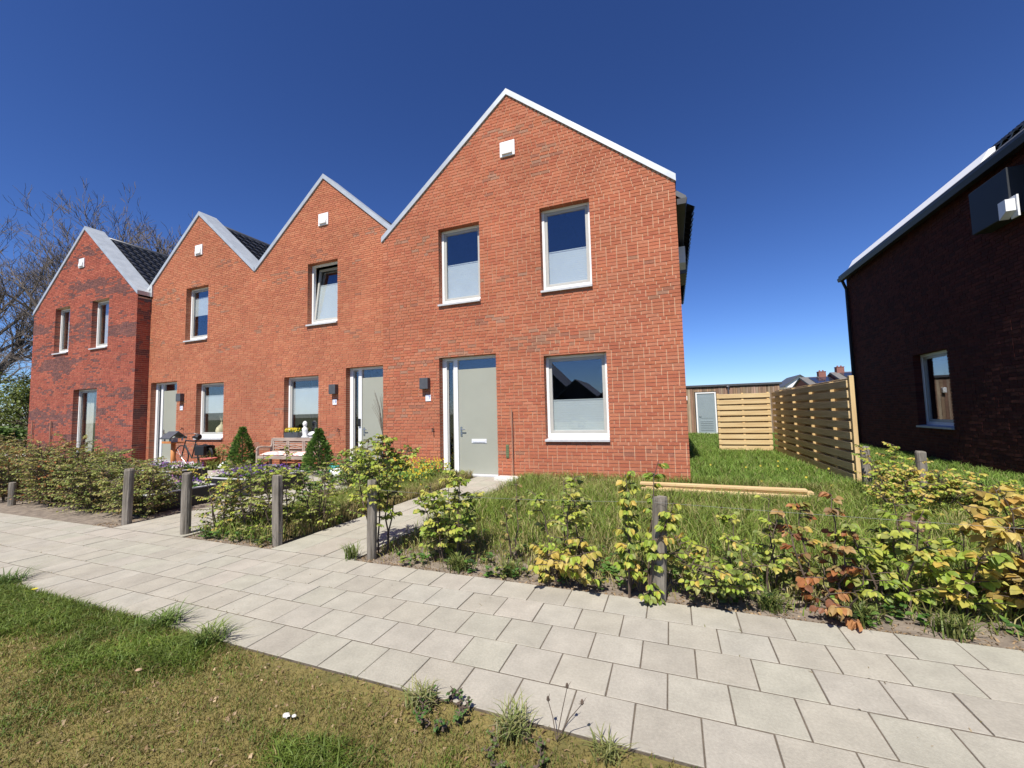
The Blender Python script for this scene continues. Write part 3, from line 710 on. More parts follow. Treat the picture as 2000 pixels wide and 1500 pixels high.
# ------------------------------------------------------------------ new slatted fence, shed, far houses
RF = random.Random(21)
fn = thing('slat_fence', 'long fence of new pale pine boards running back between the two houses', 'fence', (3.1, 9.55, 0), 'new pine fences')
def board_y(x0, x1, y0, y1, z0, z1): b = MB(); b.bbox(x0, x1, y0, y1, z0, z1, .004); return b
for i in range(10):
    z = .045 + i * .196; dz = RF.uniform(-.004, .004)
    board_y(3.105, 3.127, 9.56, 15.84, z + dz, z + .142 + dz).build('board', M_PINE_Y, fn)
for i in range(10):
    z = .045 + i * .196 + .098; dz = RF.uniform(-.004, .004)
    board_y(3.20, 3.222, 9.56, 15.84, z + dz, min(z + .142 + dz, 2.0)).build('board', M_PINE_Y, fn)
for y in (10.55, 12.0, 13.5, 14.9):
    b = MB(); b.bbox(3.13, 3.198, y - .035, y + .035, -.03, 1.97, .003); b.build('post', M_PINE_Z, fn)
b = MB(); b.bbox(3.128, 3.198, 9.47, 9.55, -.03, 2.03, .005); b.build('post', M_PINE_Z, fn)
fr = thing('slat_fence', 'short sunlit fence panel of pale pine boards facing the street at the far end', 'fence', (2.25, 15.88, 0), 'new pine fences')
for i in range(10):
    z = .03 + i * .196; dz = RF.uniform(-.004, .004)
    b = MB(); b.bbox(1.46, 3.06, 15.85, 15.872, z + dz, z + .145 + dz, .004); b.build('board', M_PINE, fr)
for x in (1.5, 2.25, 3.0):
    b = MB(); b.bbox(x - .035, x + .035, 15.874, 15.944, -.03, 1.97, .003); b.build('post', M_PINE_Z, fr)
for i in range(9):
    z = .03 + i * .196 + .098
    b = MB(); b.bbox(1.46, 3.06, 15.946, 15.968, z, z + .142, .004); b.build('board', M_PINE, fr)

sh = thing('shed', 'low brown timber clad shed with grey door behind the gardens', 'shed', (3, 26, 0))
b = MB(); b.box(.2, 5.5, 26.05, 29, 0, 2.68); b.build('shed_core', M_DARK, sh)
b = MB(); x = .2
while x < 5.5:
    w = RF.choice([.07, .1, .13, .13])
    if x + w > 1.28 and x < 2.38:
        c = jit((.26, .17, .11), .3, RF); b.box(x, min(x + w - .008, 5.5), 26.02, 26.05, 2.42, 2.68, c)
    else:
        c = jit(RF.choice([(.26, .17, .11), (.21, .135, .085), (.30, .215, .15)]), .25, RF)
        b.box(x, min(x + w - .008, 5.5), 26.0 + RF.uniform(0, .015), 26.05, .04, 2.68, c)
    x += w
tag(b.build('cladding_board', M_CEDAR, sh), kind='stuff')
b = MB(); b.bbox(.1, 5.62, 25.93, 29.1, 2.685, 2.8, .01); b.build('roof_edge', M_ANTHR, sh)
b = frame_mb(1.30, 2.36, 0, 2.38, 25.97, 26.06, .07); dfr = b.build('door_frame', M_WHITE, sh)
b = MB(); b.bbox(1.372, 2.288, 26.0, 26.045, .07, 2.31, .004)
for (a, c, e, f_) in ((1.5, 2.16, .9, 2.15),): b.bbox(a, c, 25.992, 26.0, e, f_, .003)
for i in range(6): b.bbox(1.5, 2.16, 25.985, 26.0, .2 + i * .1, .275 + i * .1, .004)
b.build('shed_door', M_GREYDOOR, sh)
b = MB(); b.tube([(1.45, 25.99, 1.05), (1.45, 25.94, 1.05), (1.56, 25.94, 1.05)], .012, 6); b.build('door_handle', M_STEEL, dfr, off=wloc(sh))
b = MB(); b.bbox(.72, .86, 25.86, 25.99, 1.95, 2.2, .01); b.build('shed_lamp', M_WHITE, sh)
b = MB(); b.tube([(3.0, 25.97, 2.2), (3.0, 25.97, 2.62)], .05, 8); b.lathe((3.0, 25.97, 2.62), [(.02, 0), (.11, .03), (.02, .1)], 8); b.build('flue_pipe', M_STEEL, sh)
b = MB()
for i in range(26): 
    c = jit((.21, .19, .16), .2, RF); b.box(5.7 + i * .15, 5.84 + i * .15, 27.5, 27.53, 0, 2.55, c)
o = thing('board_fence', 'grey weathered upright board fence beside the timber shed', 'fence', (7.6, 27.5, 0)); tag(b.build('board', M_CEDAR, o), kind='stuff')

wh = thing('white_house', 'distant white rendered gable house with dark roof', 'house', (22.3, 90, 0))
b = MB(); b.prism_y([(19.9, 0), (24.7, 0), (24.7, 5.2), (22.35, 7.0), (19.9, 5.2)], 90, 99); b.build('wall', M_RENDER, wh)
b = MB(); b.prism_y([(22.35, 7.02), (19.5, 4.95), (19.5, 5.15), (22.35, 7.25)][::-1], 89.7, 99.3); b.prism_y([(22.35, 7.02), (25.1, 4.95), (25.1, 5.15), (22.35, 7.25)], 89.7, 99.3); b.build('roof', M_ANTHR, wh)
b = MB(); b.box(21.3, 22.0, 89.95, 90.02, 4.2, 5.2); b.build('window', M_DARK, wh)
w2 = thing('white_house', 'smaller white gable peak just showing over the shed roof, left of the larger white house', 'house', (17.5, 100, 0))
b = MB(); b.prism_y([(16.4, 0), (20.2, 0), (20.2, 4.6), (18.3, 5.7), (16.4, 4.6)], 100, 106); b.build('wall', M_RENDER, w2)
b = MB(); b.prism_y([(18.3, 5.72), (16.1, 4.45), (16.1, 4.6), (18.3, 5.9)][::-1], 99.8, 106.3); b.prism_y([(18.3, 5.72), (20.5, 4.45), (20.5, 4.6), (18.3, 5.9)], 99.8, 106.3); b.build('roof', M_ANTHR, w2)
def row_house(x0, x1, y, ze, zr, lab, pv, chx):
    t = thing('row_house', lab, 'house', ((x0 + x1) / 2, y, 0), 'far row houses')
    b = MB(); b.box(x0 + .2, x1 - .2, y + .3, y + 9, 0, ze); b.prism_x([(y + .3, ze), (y + 9, ze), (y + 4.6, zr - .2)], x0 + .2, x1 - .2); b.build('wall', M_BACKWALL, t)
    b = MB(); b.prism_x([(y, ze - .15), (y + 4.6, zr - .15), (y + 4.6, zr + .05), (y, ze + .05)], x0, x1); b.prism_x([(y + 4.6, zr - .15), (y + 9.2, ze - .15), (y + 9.2, ze + .05), (y + 4.6, zr + .05)], x0, x1)
    rf = b.build('roof', M_GREYTILE, t)
    s = (zr - ze) / 4.6
    for k in range(pv):
        xa = x0 + .8 + k * 1.1
        for (a, c) in ((.8, 2.3), (2.4, 3.9)):
            b = MB(); b.hexa([(xa, y + a, ze + s * a + .1), (xa + 1.02, y + a, ze + s * a + .1), (xa + 1.02, y + c, ze + s * c + .1), (xa, y + c, ze + s * c + .1),
                              (xa, y + a, ze + s * a + .15), (xa + 1.02, y + a, ze + s * a + .15), (xa + 1.02, y + c, ze + s * c + .15), (xa, y + c, ze + s * c + .15)])
            b.build('solar_panel', M_SOLAR, rf, off=wloc(t))
    for cx in chx:
        b = MB(); b.bbox(cx - .38, cx + .38, y + 4.2, y + 5.0, zr - .3, zr + .62, .01); b.bbox(cx - .42, cx + .42, y + 4.16, y + 5.04, zr + .62, zr + .68, .01)
        for q in (-.18, .18): b.tube([(cx + q, y + 4.6, zr + .66), (cx + q, y + 4.6, zr + .84)], .09, 8)
        b.build('chimney', mat('chimney_brick', (.28, .12, .09), (.20, .085, .065), scale=6, rough=.95), t)
row_house(15.6, 22.5, 58.5, 3.75, 5.1, 'far brick row house with solar panels and a chimney, nearer the white house', 4, [18.0])
row_house(18.6, 30.5, 57.5, 3.95, 5.5, 'far brick row house with solar panels, right behind the dark house edge', 3, [19.6, 26])

# ------------------------------------------------------------------ houses across the street (seen only as reflections)
for i, (x, w, h) in enumerate(((-20.3, 9, 10.2), (-13.8, 6.5, 6.2), (-8.6, 5, 4.9))):
    t = thing('street_house', ['tallest dark gabled house across the street, mirrored in the windows', 'middle dark gabled house across the street, mirrored in the windows', 'lowest dark gabled house across the street, mirrored in the windows'][i], 'house', (x, -45, 0), 'houses across the street')
    b = MB(); b.prism_y([(x - w / 2, 0), (x + w / 2, 0), (x + w / 2, h * .55), (x, h), (x - w / 2, h * .55)], -55, -45); b.build('wall', M_DARK, t)  # backlit shade put into the near-black wall colour
    b = MB(); b.prism_y([(x, h + .01), (x - w / 2 - .3, h * .52), (x - w / 2 - .3, h * .52 + .25), (x, h + .25)][::-1], -55.3, -44.7); b.prism_y([(x, h + .01), (x + w / 2 + .3, h * .52), (x + w / 2 + .3, h * .52 + .25), (x, h + .25)], -55.3, -44.7); b.build('roof', M_ANTHR, t)

# ------------------------------------------------------------------ hedge posts, wire, planks
def round_post(x, y, h, r, lab, tx=0, ty=0, group='wooden posts along the hedge', rough=.06):
    t = MB(); R = random.Random(int((x + 50) * 100)); n = 14; prof = []
    zs = [-.1, 0, .1, .25, .4, .55, .7, .85, .97, 1.0]
    ang = [1 + R.uniform(-rough, rough) for _ in range(n)]
    V = []
    for k, s in enumerate(zs):
        rr_ = r * (1 + R.uniform(-.03, .03)) * (.9 if s == 1.0 else 1)
        for q in range(n):
            a = 2 * math.pi * q / n; m_ = ang[q] * (1 + R.uniform(-.015, .015))
            z = s * h + (R.uniform(-.008, .008) if s >= .97 else 0)
            V.append((tx * max(s, 0) + rr_ * m_ * math.cos(a), ty * max(s, 0) + rr_ * m_ * math.sin(a), z))
    F = []
    for k in range(len(zs) - 1):
        for q in range(n): F.append((k * n + q, k * n + (q + 1) % n, (k + 1) * n + (q + 1) % n, (k + 1) * n + q))
    F.append(tuple((len(zs) - 1) * n + q for q in range(n)))
    t.poly(V, F); o = link('hedge_post', t.mesh('hedge_post', M_POST, smooth=False), None, (x, y, -.01))
    return tag(o, lab, 'post', group)
round_post(-11.55, 3.88, .42, .055, 'grey post nearly lost in the brown hedge at the far left')
round_post(-7.55, 3.69, .80, .062, 'weathered grey post at the left corner of the terrace path', .02)
round_post(-6.06, 3.60, .80, .058, 'smooth grey post on the right side of the terrace path')
round_post(-4.42, 3.62, .82, .055, 'deeply grooved grey post left of the path to number 17', -.02, rough=.13)
round_post(-3.02, 3.60, .82, .052, 'grey post right of the path to number 17, under a leafy branch', .01)
round_post(-.17, 3.52, .80, .058, 'broad rough bark stripped post in the middle of the right hedge', .05, rough=.2)
round_post(3.03, 8.76, .78, .065, 'dark weathered post at the front end of the pine fence')
round_post(3.40, 7.92, .78, .062, 'pale grey post behind the yellow hedge by the dark house')
round_post(4.55, 3.5, .84, .06, 'grey post of the wire line beyond the right edge')
b = MB()
for (p, q) in (((-2.97, 3.55, .72), (-.22, 3.45, .76)), ((-.16, 3.45, .76), (4.55, 3.44, .74))):
    P = [(p[0] + (q[0] - p[0]) * k / 12, p[1] + (q[1] - p[1]) * k / 12, p[2] + (q[2] - p[2]) * k / 12 - .03 * math.sin(math.pi * k / 12)) for k in range(13)]
    b.tube(P, .001, 5, cap=False)
tag(b.build('fence_wire', M_WIRE), 'thin slack wires strung between the posts of the right hedge', 'wire')
def plank(x0, x1, y, z, w, h, rz, lab):
    b = MB(); L = x1 - x0; b.bbox(-L / 2, L / 2, -w / 2, w / 2, 0, h, .004)
    o = link('timber_plank', b.mesh('timber_plank', M_PINE), None, ((x0 + x1) / 2, y, z)); o.rotation_euler = (0, 0, rz)
    tag(o, lab, 'plank', 'pine planks on the grass')
plank(-.6, 2.0, 8.06, .0, .145, .045, rad(-3), 'pale pine plank lying lowest in the grass beside the nearest house')
plank(-.52, 2.07, 8.13, .046, .145, .045, rad(-2.2), 'pale pine plank stacked on the other planks, second from below')
plank(-.62, 1.98, 8.10, .092, .14, .04, rad(-2.8), 'topmost pale pine plank of the small stack in the grass')
plank(-3.3, -.8, 8.72, .0, .06, .07, rad(-.4), 'thin pine edging board along the foot of the brick wall')

# ------------------------------------------------------------------ leaves and shrubs
def leaf_geo(L, Wd, fold=.3, curl=.3):
    V = [(0, 0, 0)]
    for t, w in ((.22, .36), (.5, .5), (.78, .33)):
        z = -curl * L * t * t
        V += [(-Wd * w, L * t, z + fold * Wd * w), (0, L * t, z), (Wd * w, L * t, z + fold * Wd * w)]
    V.append((0, L, -curl * L))
    F = [(0, 2, 1), (0, 3, 2), (1, 2, 5, 4), (2, 3, 6, 5), (4, 5, 8, 7), (5, 6, 9, 8), (7, 8, 10), (8, 9, 10)]
    return V, F
LV, LF = leaf_geo(1.0, .72)
LVn = np.array(LV)
class Leaves:
    """leaves of one plant: collects position, axis, normal, size, colour"""
    def __init__(s): s.items = []
    def add(s, p, axis, nrm, size, col): s.items.append((p, axis, nrm, size, col))
def basis(axis, nrm):
    a = axis.normalized(); n = nrm - a * nrm.dot(a)
    n = n.normalized() if n.length > 1e-5 else a.orthogonal().normalized()
    return a.cross(n), a, n
LEAF_MESH = {}
def leaf_mesh(col, R):
    key = tuple(round(c, 3) for c in col)
    if key not in LEAF_MESH:
        b = MB(); V, F = leaf_geo(1.0, R.uniform(.64, .78), R.uniform(.15, .5), R.uniform(.1, .5)); b.poly(V, F, col); LEAF_MESH[key] = b.mesh('leaf', M_LEAF)
    return LEAF_MESH[key]
def finish_leaves(L, parent, n_ind, R, name='leaf', width=1.0):
    base = Vector(wloc(parent)); it = L.items
    it.sort(key=lambda k: (k[0] - CAM).length)
    for (p, a, n, s, c) in it[:n_ind]:
        x, y, z = basis(a, n)
        o = link(name, leaf_mesh(c, R), parent)
        o.matrix_local = Matrix(((x[0] * s, y[0] * s, z[0] * s, p[0] - base[0]), (x[1] * s, y[1] * s, z[1] * s, p[1] - base[1]), (x[2] * s, y[2] * s, z[2] * s, p[2] - base[2]), (0, 0, 0, 1)))
    rest = it[n_ind:]
    if rest:
        b = MB()
        for (p, a, n, s, c) in rest:
            x, y, z = basis(a, n)
            b.poly([tuple(p + x * (v[0] * s * width) + y * (v[1] * s) + z * (v[2] * s)) for v in LV], LF, jit(c, .1, R))
        tag(b.build(name, M_LEAF, parent), kind='stuff')
YG = [(.34, .41, .055), (.27, .36, .045), (.41, .44, .075), (.20, .28, .04), (.45, .42, .085)]           # fresh yellow green
GOLD = [(.54, .39, .085), (.47, .36, .075), (.58, .45, .14), (.40, .35, .07), (.48, .30, .075), (.34, .32, .065), (.30, .22, .06)]
COPPER = [(.36, .14, .05), (.30, .11, .04), (.42, .20, .08), (.24, .10, .05), (.38, .24, .09)]
OLIVE = [(.22, .22, .05), (.27, .23, .065), (.18, .19, .045), (.31, .22, .085), (.34, .30, .09), (.26, .16, .07)]
DULL = [(.18, .23, .05), (.23, .27, .06), (.28, .30, .08), (.14, .18, .04), (.33, .32, .10)]
DEEP = [(.03, .06, .018), (.045, .08, .022), (.06, .095, .03), (.035, .05, .02)]
FRESH = [(.08, .17, .03), (.11, .21, .035), (.065, .14, .03), (.14, .24, .05)]
def shrub(name, label, x, y, h, spread, stems, n_leaves, size, pal, seed, n_ind=0, lean=(0, 0), low=.12, cat='shrub', group=None, top_bias=1.0, droop=.25, twig=.3, z0=-.015):
    n_leaves = int(n_leaves * 2.1); size *= .80; twig *= .9
    R = random.Random(seed); t = thing(name, label, cat, (x, y, z0), group)
    sb = MB(); L = Leaves(); segs = []
    for k in range(stems):
        a = 2 * math.pi * (k + R.random() * .7) / max(stems, 1)
        hh = h * R.uniform(.72, 1.0) if k else h
        ex, ey = math.cos(a) * spread * R.uniform(.3, .9) + lean[0], math.sin(a) * spread * R.uniform(.25, .75) + lean[1]
        if k == 0: ex, ey = lean[0] + R.uniform(-.1, .1) * spread, lean[1]
        P = []; n = 7
        sx, sy = math.cos(a) * .05 * min(stems - 1, 2), math.sin(a) * .05 * min(stems - 1, 2)
        for i in range(n + 1):
            s = i / n
            P.append(Vector((x + sx + ex * s ** 1.4 + R.uniform(-.02, .02) * (i > 0), y + sy + ey * s ** 1.4 + R.uniform(-.02, .02) * (i > 0), z0 + hh * (s - .08 * s * s))))
        sb.tube(P, [.0075 * (1 - .75 * i / n) * (1 + h * .35) for i in range(n + 1)], 5)
        segs.append((P, hh))
    per = n_leaves / max(1, stems); per_tw = 9
    for P, hh in segs:
        nt_ = max(3, int(per / per_tw))
        for i in range(nt_):
            s = low + (1 - low) * (R.random() ** (1 / top_bias))
            f_ = s * (len(P) - 1); k = min(int(f_), len(P) - 2); p = P[k].lerp(P[k + 1], f_ - k)
            a = R.uniform(0, 2 * math.pi); tl = twig * spread / .4 * R.uniform(.5, 1.1) * (1.15 - .65 * s)
            up = R.uniform(.05, .6)
            d = Vector((math.cos(a), math.sin(a), up)).normalized()
            q = p + d * tl; q.z -= droop * tl * .4
            sb.tube([p, p.lerp(q, .5) + Vector((0, 0, .03 * tl)), q], [.0045, .0035, .002], 4, cap=False)
            ax = (q - p).normalized(); nl = per_tw + R.randint(-2, 2)
            side = ax.cross(Vector((0, 0, 1)))
            c0 = R.choice(pal)
            for m in range(nl):
                w = .25 + .75 * (m + .5) / nl; pp = p.lerp(q, w)
                sg = 1 if m % 2 else -1
                la = (ax * R.uniform(.35, .9) + side * sg * R.uniform(.5, 1) + Vector((0, 0, R.uniform(-.5, .2) - droop))).normalized()
                if m == nl - 1: la = (ax + Vector((0, 0, -droop))).normalized()
                nn = Vector((R.uniform(-.5, .5), R.uniform(-.75, .25), R.uniform(.35, 1)))
                L.add(pp, la, nn, size * R.uniform(.6, 1.15), c0 if R.random() < .6 else R.choice(pal))
    sb.build('stem', M_BARK, t)
    finish_leaves(L, t, n_ind, R)
    return t
HG = 'hornbeam plants of the young hedge'
shrub('hornbeam_shrub', 'tall loose yellow green shrub rising above the post beside the path to number 17', -3.08, 3.80, 1.40, .40, 6, 820, .062, YG + YG + DULL, 1, 200, low=.28, group=HG, top_bias=1.5)
shrub('hornbeam_shrub', 'dense bright yellow green shrub right of the path to number 17', -2.2, 3.82, 1.0, .32, 7, 800, .066, YG + YG + DULL, 2, 220, low=.12, group=HG)
shrub('hornbeam_shrub', 'thin dark upright seedling right of the dense bright shrub', -1.55, 3.9, .86, .16, 2, 110, .045, OLIVE + DULL, 3, 60, group=HG)
shrub('hornbeam_shrub', 'sparse shrub with pale tufted top against the low brick wall, left of the broad post', -.95, 3.75, .98, .30, 4, 330, .062, YG + DULL, 4, 180, low=.25, group=HG, top_bias=1.3)
shrub('beech_shrub', 'low arching golden yellow beech branch by the pavement edge, left of the broad post', -.95, 3.66, .46, .42, 4, 230, .075, GOLD[:4] + YG[:1], 5, 200, group=HG, droop=.5, lean=(.08, -.08))
shrub('hornbeam_shrub', 'tall narrow leafy shrub leaning on the broad post', -.31, 3.53, 1.18, .15, 4, 520, .072, YG + DULL[:2] + GOLD[:1], 6, 280, low=.04, lean=(.12, 0), group=HG, droop=.5)
shrub('hornbeam_shrub', 'low spreading yellow green shrub right of the broad post', .30, 3.70, .52, .44, 6, 400, .062, YG + DULL + GOLD[:1], 7, 240, low=.08, group=HG)
shrub('hornbeam_shrub', 'thin open shrub with few leaves between the broad post and the copper one', .62, 3.98, .80, .3, 3, 150, .06, YG + DULL, 8, 100, low=.3, group=HG)
shrub('beech_shrub', 'copper brown leaved shrub in the middle of the right hedge', 1.02, 3.85, .88, .18, 4, 250, .075, COPPER + OLIVE + GOLD[:2], 9, 200, low=.1, group=HG)
shrub('beech_shrub', 'low copper orange twig with hanging leaves near the pavement', 1.08, 3.68, .42, .34, 3, 60, .085, COPPER + GOLD[4:], 10, 100, low=.1, group=HG, droop=.5, lean=(.1, -.1))
shrub('hornbeam_shrub', 'bright lime green open shrub right of the copper one', 1.40, 3.86, .86, .26, 5, 330, .076, YG + DULL[:3], 11, 240, low=.08, group=HG)
shrub('hornbeam_shrub', 'low yellow green shrub left of the big golden one', 1.85, 4.0, .60, .28, 4, 230, .082, YG + GOLD[:2], 12, 200, low=.1, group=HG, lean=(0, -.1))
shrub('beech_shrub', 'big golden leaved shrub at the right edge of the picture', 2.32, 3.95, 1.02, .42, 8, 540, .098, GOLD, 13, 300, low=.05, group=HG, lean=(0, -.05))
shrub('beech_shrub', 'golden shrub behind the big one at the right edge, against the dark wall', 2.95, 4.3, 1.0, .4, 6, 340, .09, GOLD + YG[:1], 14, 160, low=.05, group=HG)
for i, (x, y, h, lab) in enumerate(((2.95, 7.55, .78, 'yellow green shrub before the dark post at the fence end'), (3.3, 7.35, .72, 'yellow shrub between the fence end and the pale post'),
                                    (3.6, 7.3, .66, 'yellow shrub around the pale grey post by the dark house'), (2.7, 6.85, .55, 'small low yellow green shrub standing forward of the fence end'), (3.95, 7.05, .55, 'outermost yellow shrub right of the pale grey post'), (3.15, 8.35, .92, 'taller greenish shrub behind the fence end post'))):
    shrub('hornbeam_shrub', lab, x, y, h, .40, 6, 420, .062, YG + GOLD[:3], 30 + i, 0, low=.03, group='yellow shrubs by the dark house')
# hedge to the left
labs = ['brownish hedge plant at the very left edge of the picture', 'second brownish hedge plant from the left', 'reddish olive hedge plant left of the far post', 'dense olive hedge plant right of the far post',
        'tall brown green hedge plant before the mottled house', 'wide olive hedge plant below the glazed doors', 'green brown hedge plant below the dark side wall', 'olive hedge plant left of the terrace path post',
        'last green hedge plant before the terrace path post']
for i, (x, h) in enumerate(((-14.4, 1.25), (-13.3, 1.2), (-12.3, 1.3), (-11.2, 1.25), (-10.6, 1.4), (-9.9, 1.15), (-9.2, 1.05), (-8.5, .98), (-7.95, .85))):
    shrub('hornbeam_shrub', labs[i], x, 4.12 + .1 * (i % 2), h, .6, 9, 1250, .055, OLIVE + DULL + (DULL if i > 4 else COPPER[:1]), 50 + i, 0, low=.03, group=HG)
for i, (x, y, h, n, lab) in enumerate(((-5.72, 3.85, .95, 560, 'hedge plant with amber lower leaves right beside the smooth grey post'), (-5.25, 3.95, 1.12, 600, 'loose pale leaved hedge plant between the two grey posts'),
                                       (-4.78, 3.95, 1.18, 640, 'taller green hedge plant just left of the grooved post'), (-4.55, 4.35, 1.05, 420, 'green hedge plant behind the grooved post'))):
    shrub('hornbeam_shrub', lab, x, y, h, .40, 6, n, .052, DULL + YG[:3] + (GOLD[:2] if i == 0 else []), 70 + i, 60, low=.06, group=HG)
# planting near the houses
shrub('garden_shrub', 'dark leaved evergreen shrub against the brick pier left of door 17', -6.75, 8.55, 1.0, .36, 6, 420, .085, DEEP + OLIVE[:1], 90, 0, low=.15)
shrub('garden_shrub', 'light green shrub in front of the door of number 19', -7.35, 8.2, .85, .5, 7, 480, .07, DULL + YG[:2], 91, 0, low=.05)
shrub('garden_shrub', 'green leafy shrub left of the evergreen, by the path bed', -6.6, 7.2, .75, .5, 7, 420, .07, DULL + FRESH, 92, 0, low=.03)
shrub('garden_shrub', 'broad leaved green shrub beside the terrace edge', -6.2, 5.9, .62, .4, 6, 300, .08, FRESH + DULL[:1], 93, 0, low=.03)
shrub('garden_shrub', 'reddish green shrub below the vase window', -12.75, 8.9, .82, .42, 6, 360, .075, DULL + [(.2, .09, .04), (.16, .10, .04)], 94, 0, low=.05)
shrub('garden_shrub', 'dark green shrub left of the bicycle by the pale door', -17.6, 8.3, .55, .5, 6, 300, .07, DULL + DEEP, 95, 0, low=.05)
shrub('garden_shrub', 'green shrub at the foot of the mottled house below the glazed doors', -19.6, 8.1, .62, .6, 7, 380, .08, DULL + FRESH, 96, 0, low=.05)
shrub('garden_shrub', 'low olive shrub left of the glazed doors', -22.6, 8.2, .7, .7, 7, 380, .08, OLIVE + DULL, 97, 0, low=.05)
shrub('garden_shrub', 'pale feathery tall plant at the left corner of the mottled house', -24.6, 8.2, 1.3, .5, 6, 420, .07, [(.3, .27, .11), (.24, .25, .08), (.33, .24, .10)], 98, 0, low=.05)
def strap_plant(label, x, y, h, r, n, pal, seed, cat='plant', name='strap_leaf_plant', group=None, z0=-.01, w=.018):
    R = random.Random(seed); b = MB(); t = thing(name, label, cat, (x, y, z0), group)
    for i in range(n):
        a = R.uniform(0, 6.283); bx, by = x + R.gauss(0, r * .25), y + R.gauss(0, r * .25); hh = h * R.uniform(.55, 1.05); o = r * R.uniform(.3, 1.1)
        d = Vector((math.cos(a), math.sin(a), 0)); sd_ = Vector((-d.y, d.x, 0)); P = []
        for k in range(5):
            s = k / 4; P.append(Vector((bx, by, z0)) + d * (o * s ** 1.8) + Vector((0, 0, hh * (s * 1.25 - .45 * s * s * s))))
        c = R.choice(pal)
        V = []
        for k, p in enumerate(P):
            ww = w * (1, 1, .85, .55, .08)[k]; V += [tuple(p - sd_ * ww), tuple(p + sd_ * ww)]
        b.poly(V, [(2 * k, 2 * k + 1, 2 * k + 3, 2 * k + 2) for k in range(4)], jit(c, .15, R))
    tag(b.build('leaf', M_LEAF, t), kind='stuff')
    return t
strap_plant('spiky strap leaved clump below the vase window', -13.55, 8.75, .85, .45, 90, FRESH + DULL, 1)
strap_plant('upright strap leaved clump at the right corner of the mottled house', -18.35, 8.25, .75, .35, 80, DULL + YG[:2], 2)
strap_plant('strap leaved clump beside the red pot', -12.9, 8.35, .45, .35, 50, DULL, 3)
strap_plant('pale striped grass tuft on the verge beside the pavement, left of the dark weed', -1.28, 1.90, .12, .12, 110, [(.27, .28, .10), (.20, .24, .07), (.34, .33, .16)], 4, 'grass tuft', 'grass_tuft', 'grass tufts on the verge', w=.0035)
strap_plant('pale striped grass tuft on the verge beside the dry stalk', -.76, 1.87, .14, .13, 130, [(.27, .28, .10), (.20, .24, .07), (.36, .35, .18)], 5, 'grass tuft', 'grass_tuft', 'grass tufts on the verge', w=.0035)
strap_plant('low grass tuft at the pavement edge, right of the dry stalk', -.33, 1.90, .08, .11, 70, [(.25, .26, .09), (.18, .2, .06)], 6, 'grass tuft', 'grass_tuft', 'grass tufts on the verge', w=.003)
strap_plant('green grass tuft overhanging the left pavement edge', -2.98, 1.93, .15, .18, 160, [(.13, .2, .04), (.20, .26, .07), (.26, .3, .1)], 7, 'grass tuft', 'grass_tuft', 'grass tufts on the verge', w=.004)
strap_plant('second green grass tuft overhanging the pavement, farther left', -3.55, 1.97, .13, .2, 150, [(.13, .2, .04), (.18, .25, .07)], 8, 'grass tuft', 'grass_tuft', 'grass tufts on the verge', w=.004)
strap_plant('dark green grass tuft at the far left pavement edge', -5.9, 1.98, .13, .25, 120, [(.08, .14, .03), (.12, .18, .04)], 9, 'grass tuft', 'grass_tuft', 'grass tufts on the verge', w=.004)
strap_plant('grass tuft at the foot of the post right of the path', -3.22, 3.52, .2, .14, 90, [(.2, .25, .07), (.15, .2, .05)], 10, 'grass tuft', 'grass_tuft', 'grass tufts along the hedge', w=.004)
strap_plant('straw dry grass tuft left of the path to number 17', -4.52, 5.15, .36, .3, 150, [(.36, .28, .13), (.3, .22, .1), (.2, .2, .06)], 11, 'grass tuft', 'grass_tuft', 'grass tufts along the hedge', w=.005)
for i, (x, y, lab) in enumerate(((1.15, 3.6, 'grass tuft under the copper twig by the pavement'), (1.62, 3.58, 'long grass tuft at the pavement edge left of the golden shrub'), (.62, 3.62, 'grass tuft below the thin open shrub'), (-1.45, 3.62, 'small grass tuft below the thin seedling'), (-2.0, 3.6, 'small grass tuft below the dense bright shrub'))):
    strap_plant(lab, x, y, .17, .16, 110, [(.15, .19, .045), (.21, .22, .07), (.11, .15, .035)], 20 + i, 'grass tuft', 'grass_tuft', 'grass tufts along the hedge', w=.0045)
shrub('weed_plant', 'small dark green weed rosette at the verge edge', -1.13, 1.86, .085, .055, 12, 380, .016, [(.07, .15, .03), (.09, .18, .035), (.12, .21, .05)], 120, 0, low=.1, cat='weed', twig=.2, z0=0.0)
shrub('weed_plant', 'leafy weed below the pale grass tuft on the verge', -.70, 1.76, .06, .06, 10, 240, .016, [(.10, .15, .035), (.13, .18, .045)], 121, 0, low=.1, cat='weed', twig=.2, z0=0.0)
R = random.Random(77); b = MB()
for i in range(2600):
    x, y = R.uniform(-9, .2), R.uniform(.7, 1.93)
    if fnoise(x, y, 1.7) < .54: continue
    for k in range(3):
        a = R.uniform(0, 6.283) + k * 2.09; d = Vector((math.cos(a), math.sin(a), R.uniform(.1, .5))).normalized(); p = Vector((x, y, R.uniform(.0, .022))); q = R.uniform(.006, .011)
        X, Y_, Z_ = basis(d, Vector((0, 0, 1))); b.poly([tuple(p), tuple(p + Y_ * q - X * q * .5), tuple(p + Y_ * q * 1.3), tuple(p + Y_ * q + X * q * .5)], [(0, 3, 2, 1)], jit(R.choice([(.09, .16, .03), (.12, .19, .04), (.07, .13, .025)]), .2, R))
tag(b.build('clover', M_LEAF), 'small clover leaves among the grass of the verge', 'clover', kind='stuff')
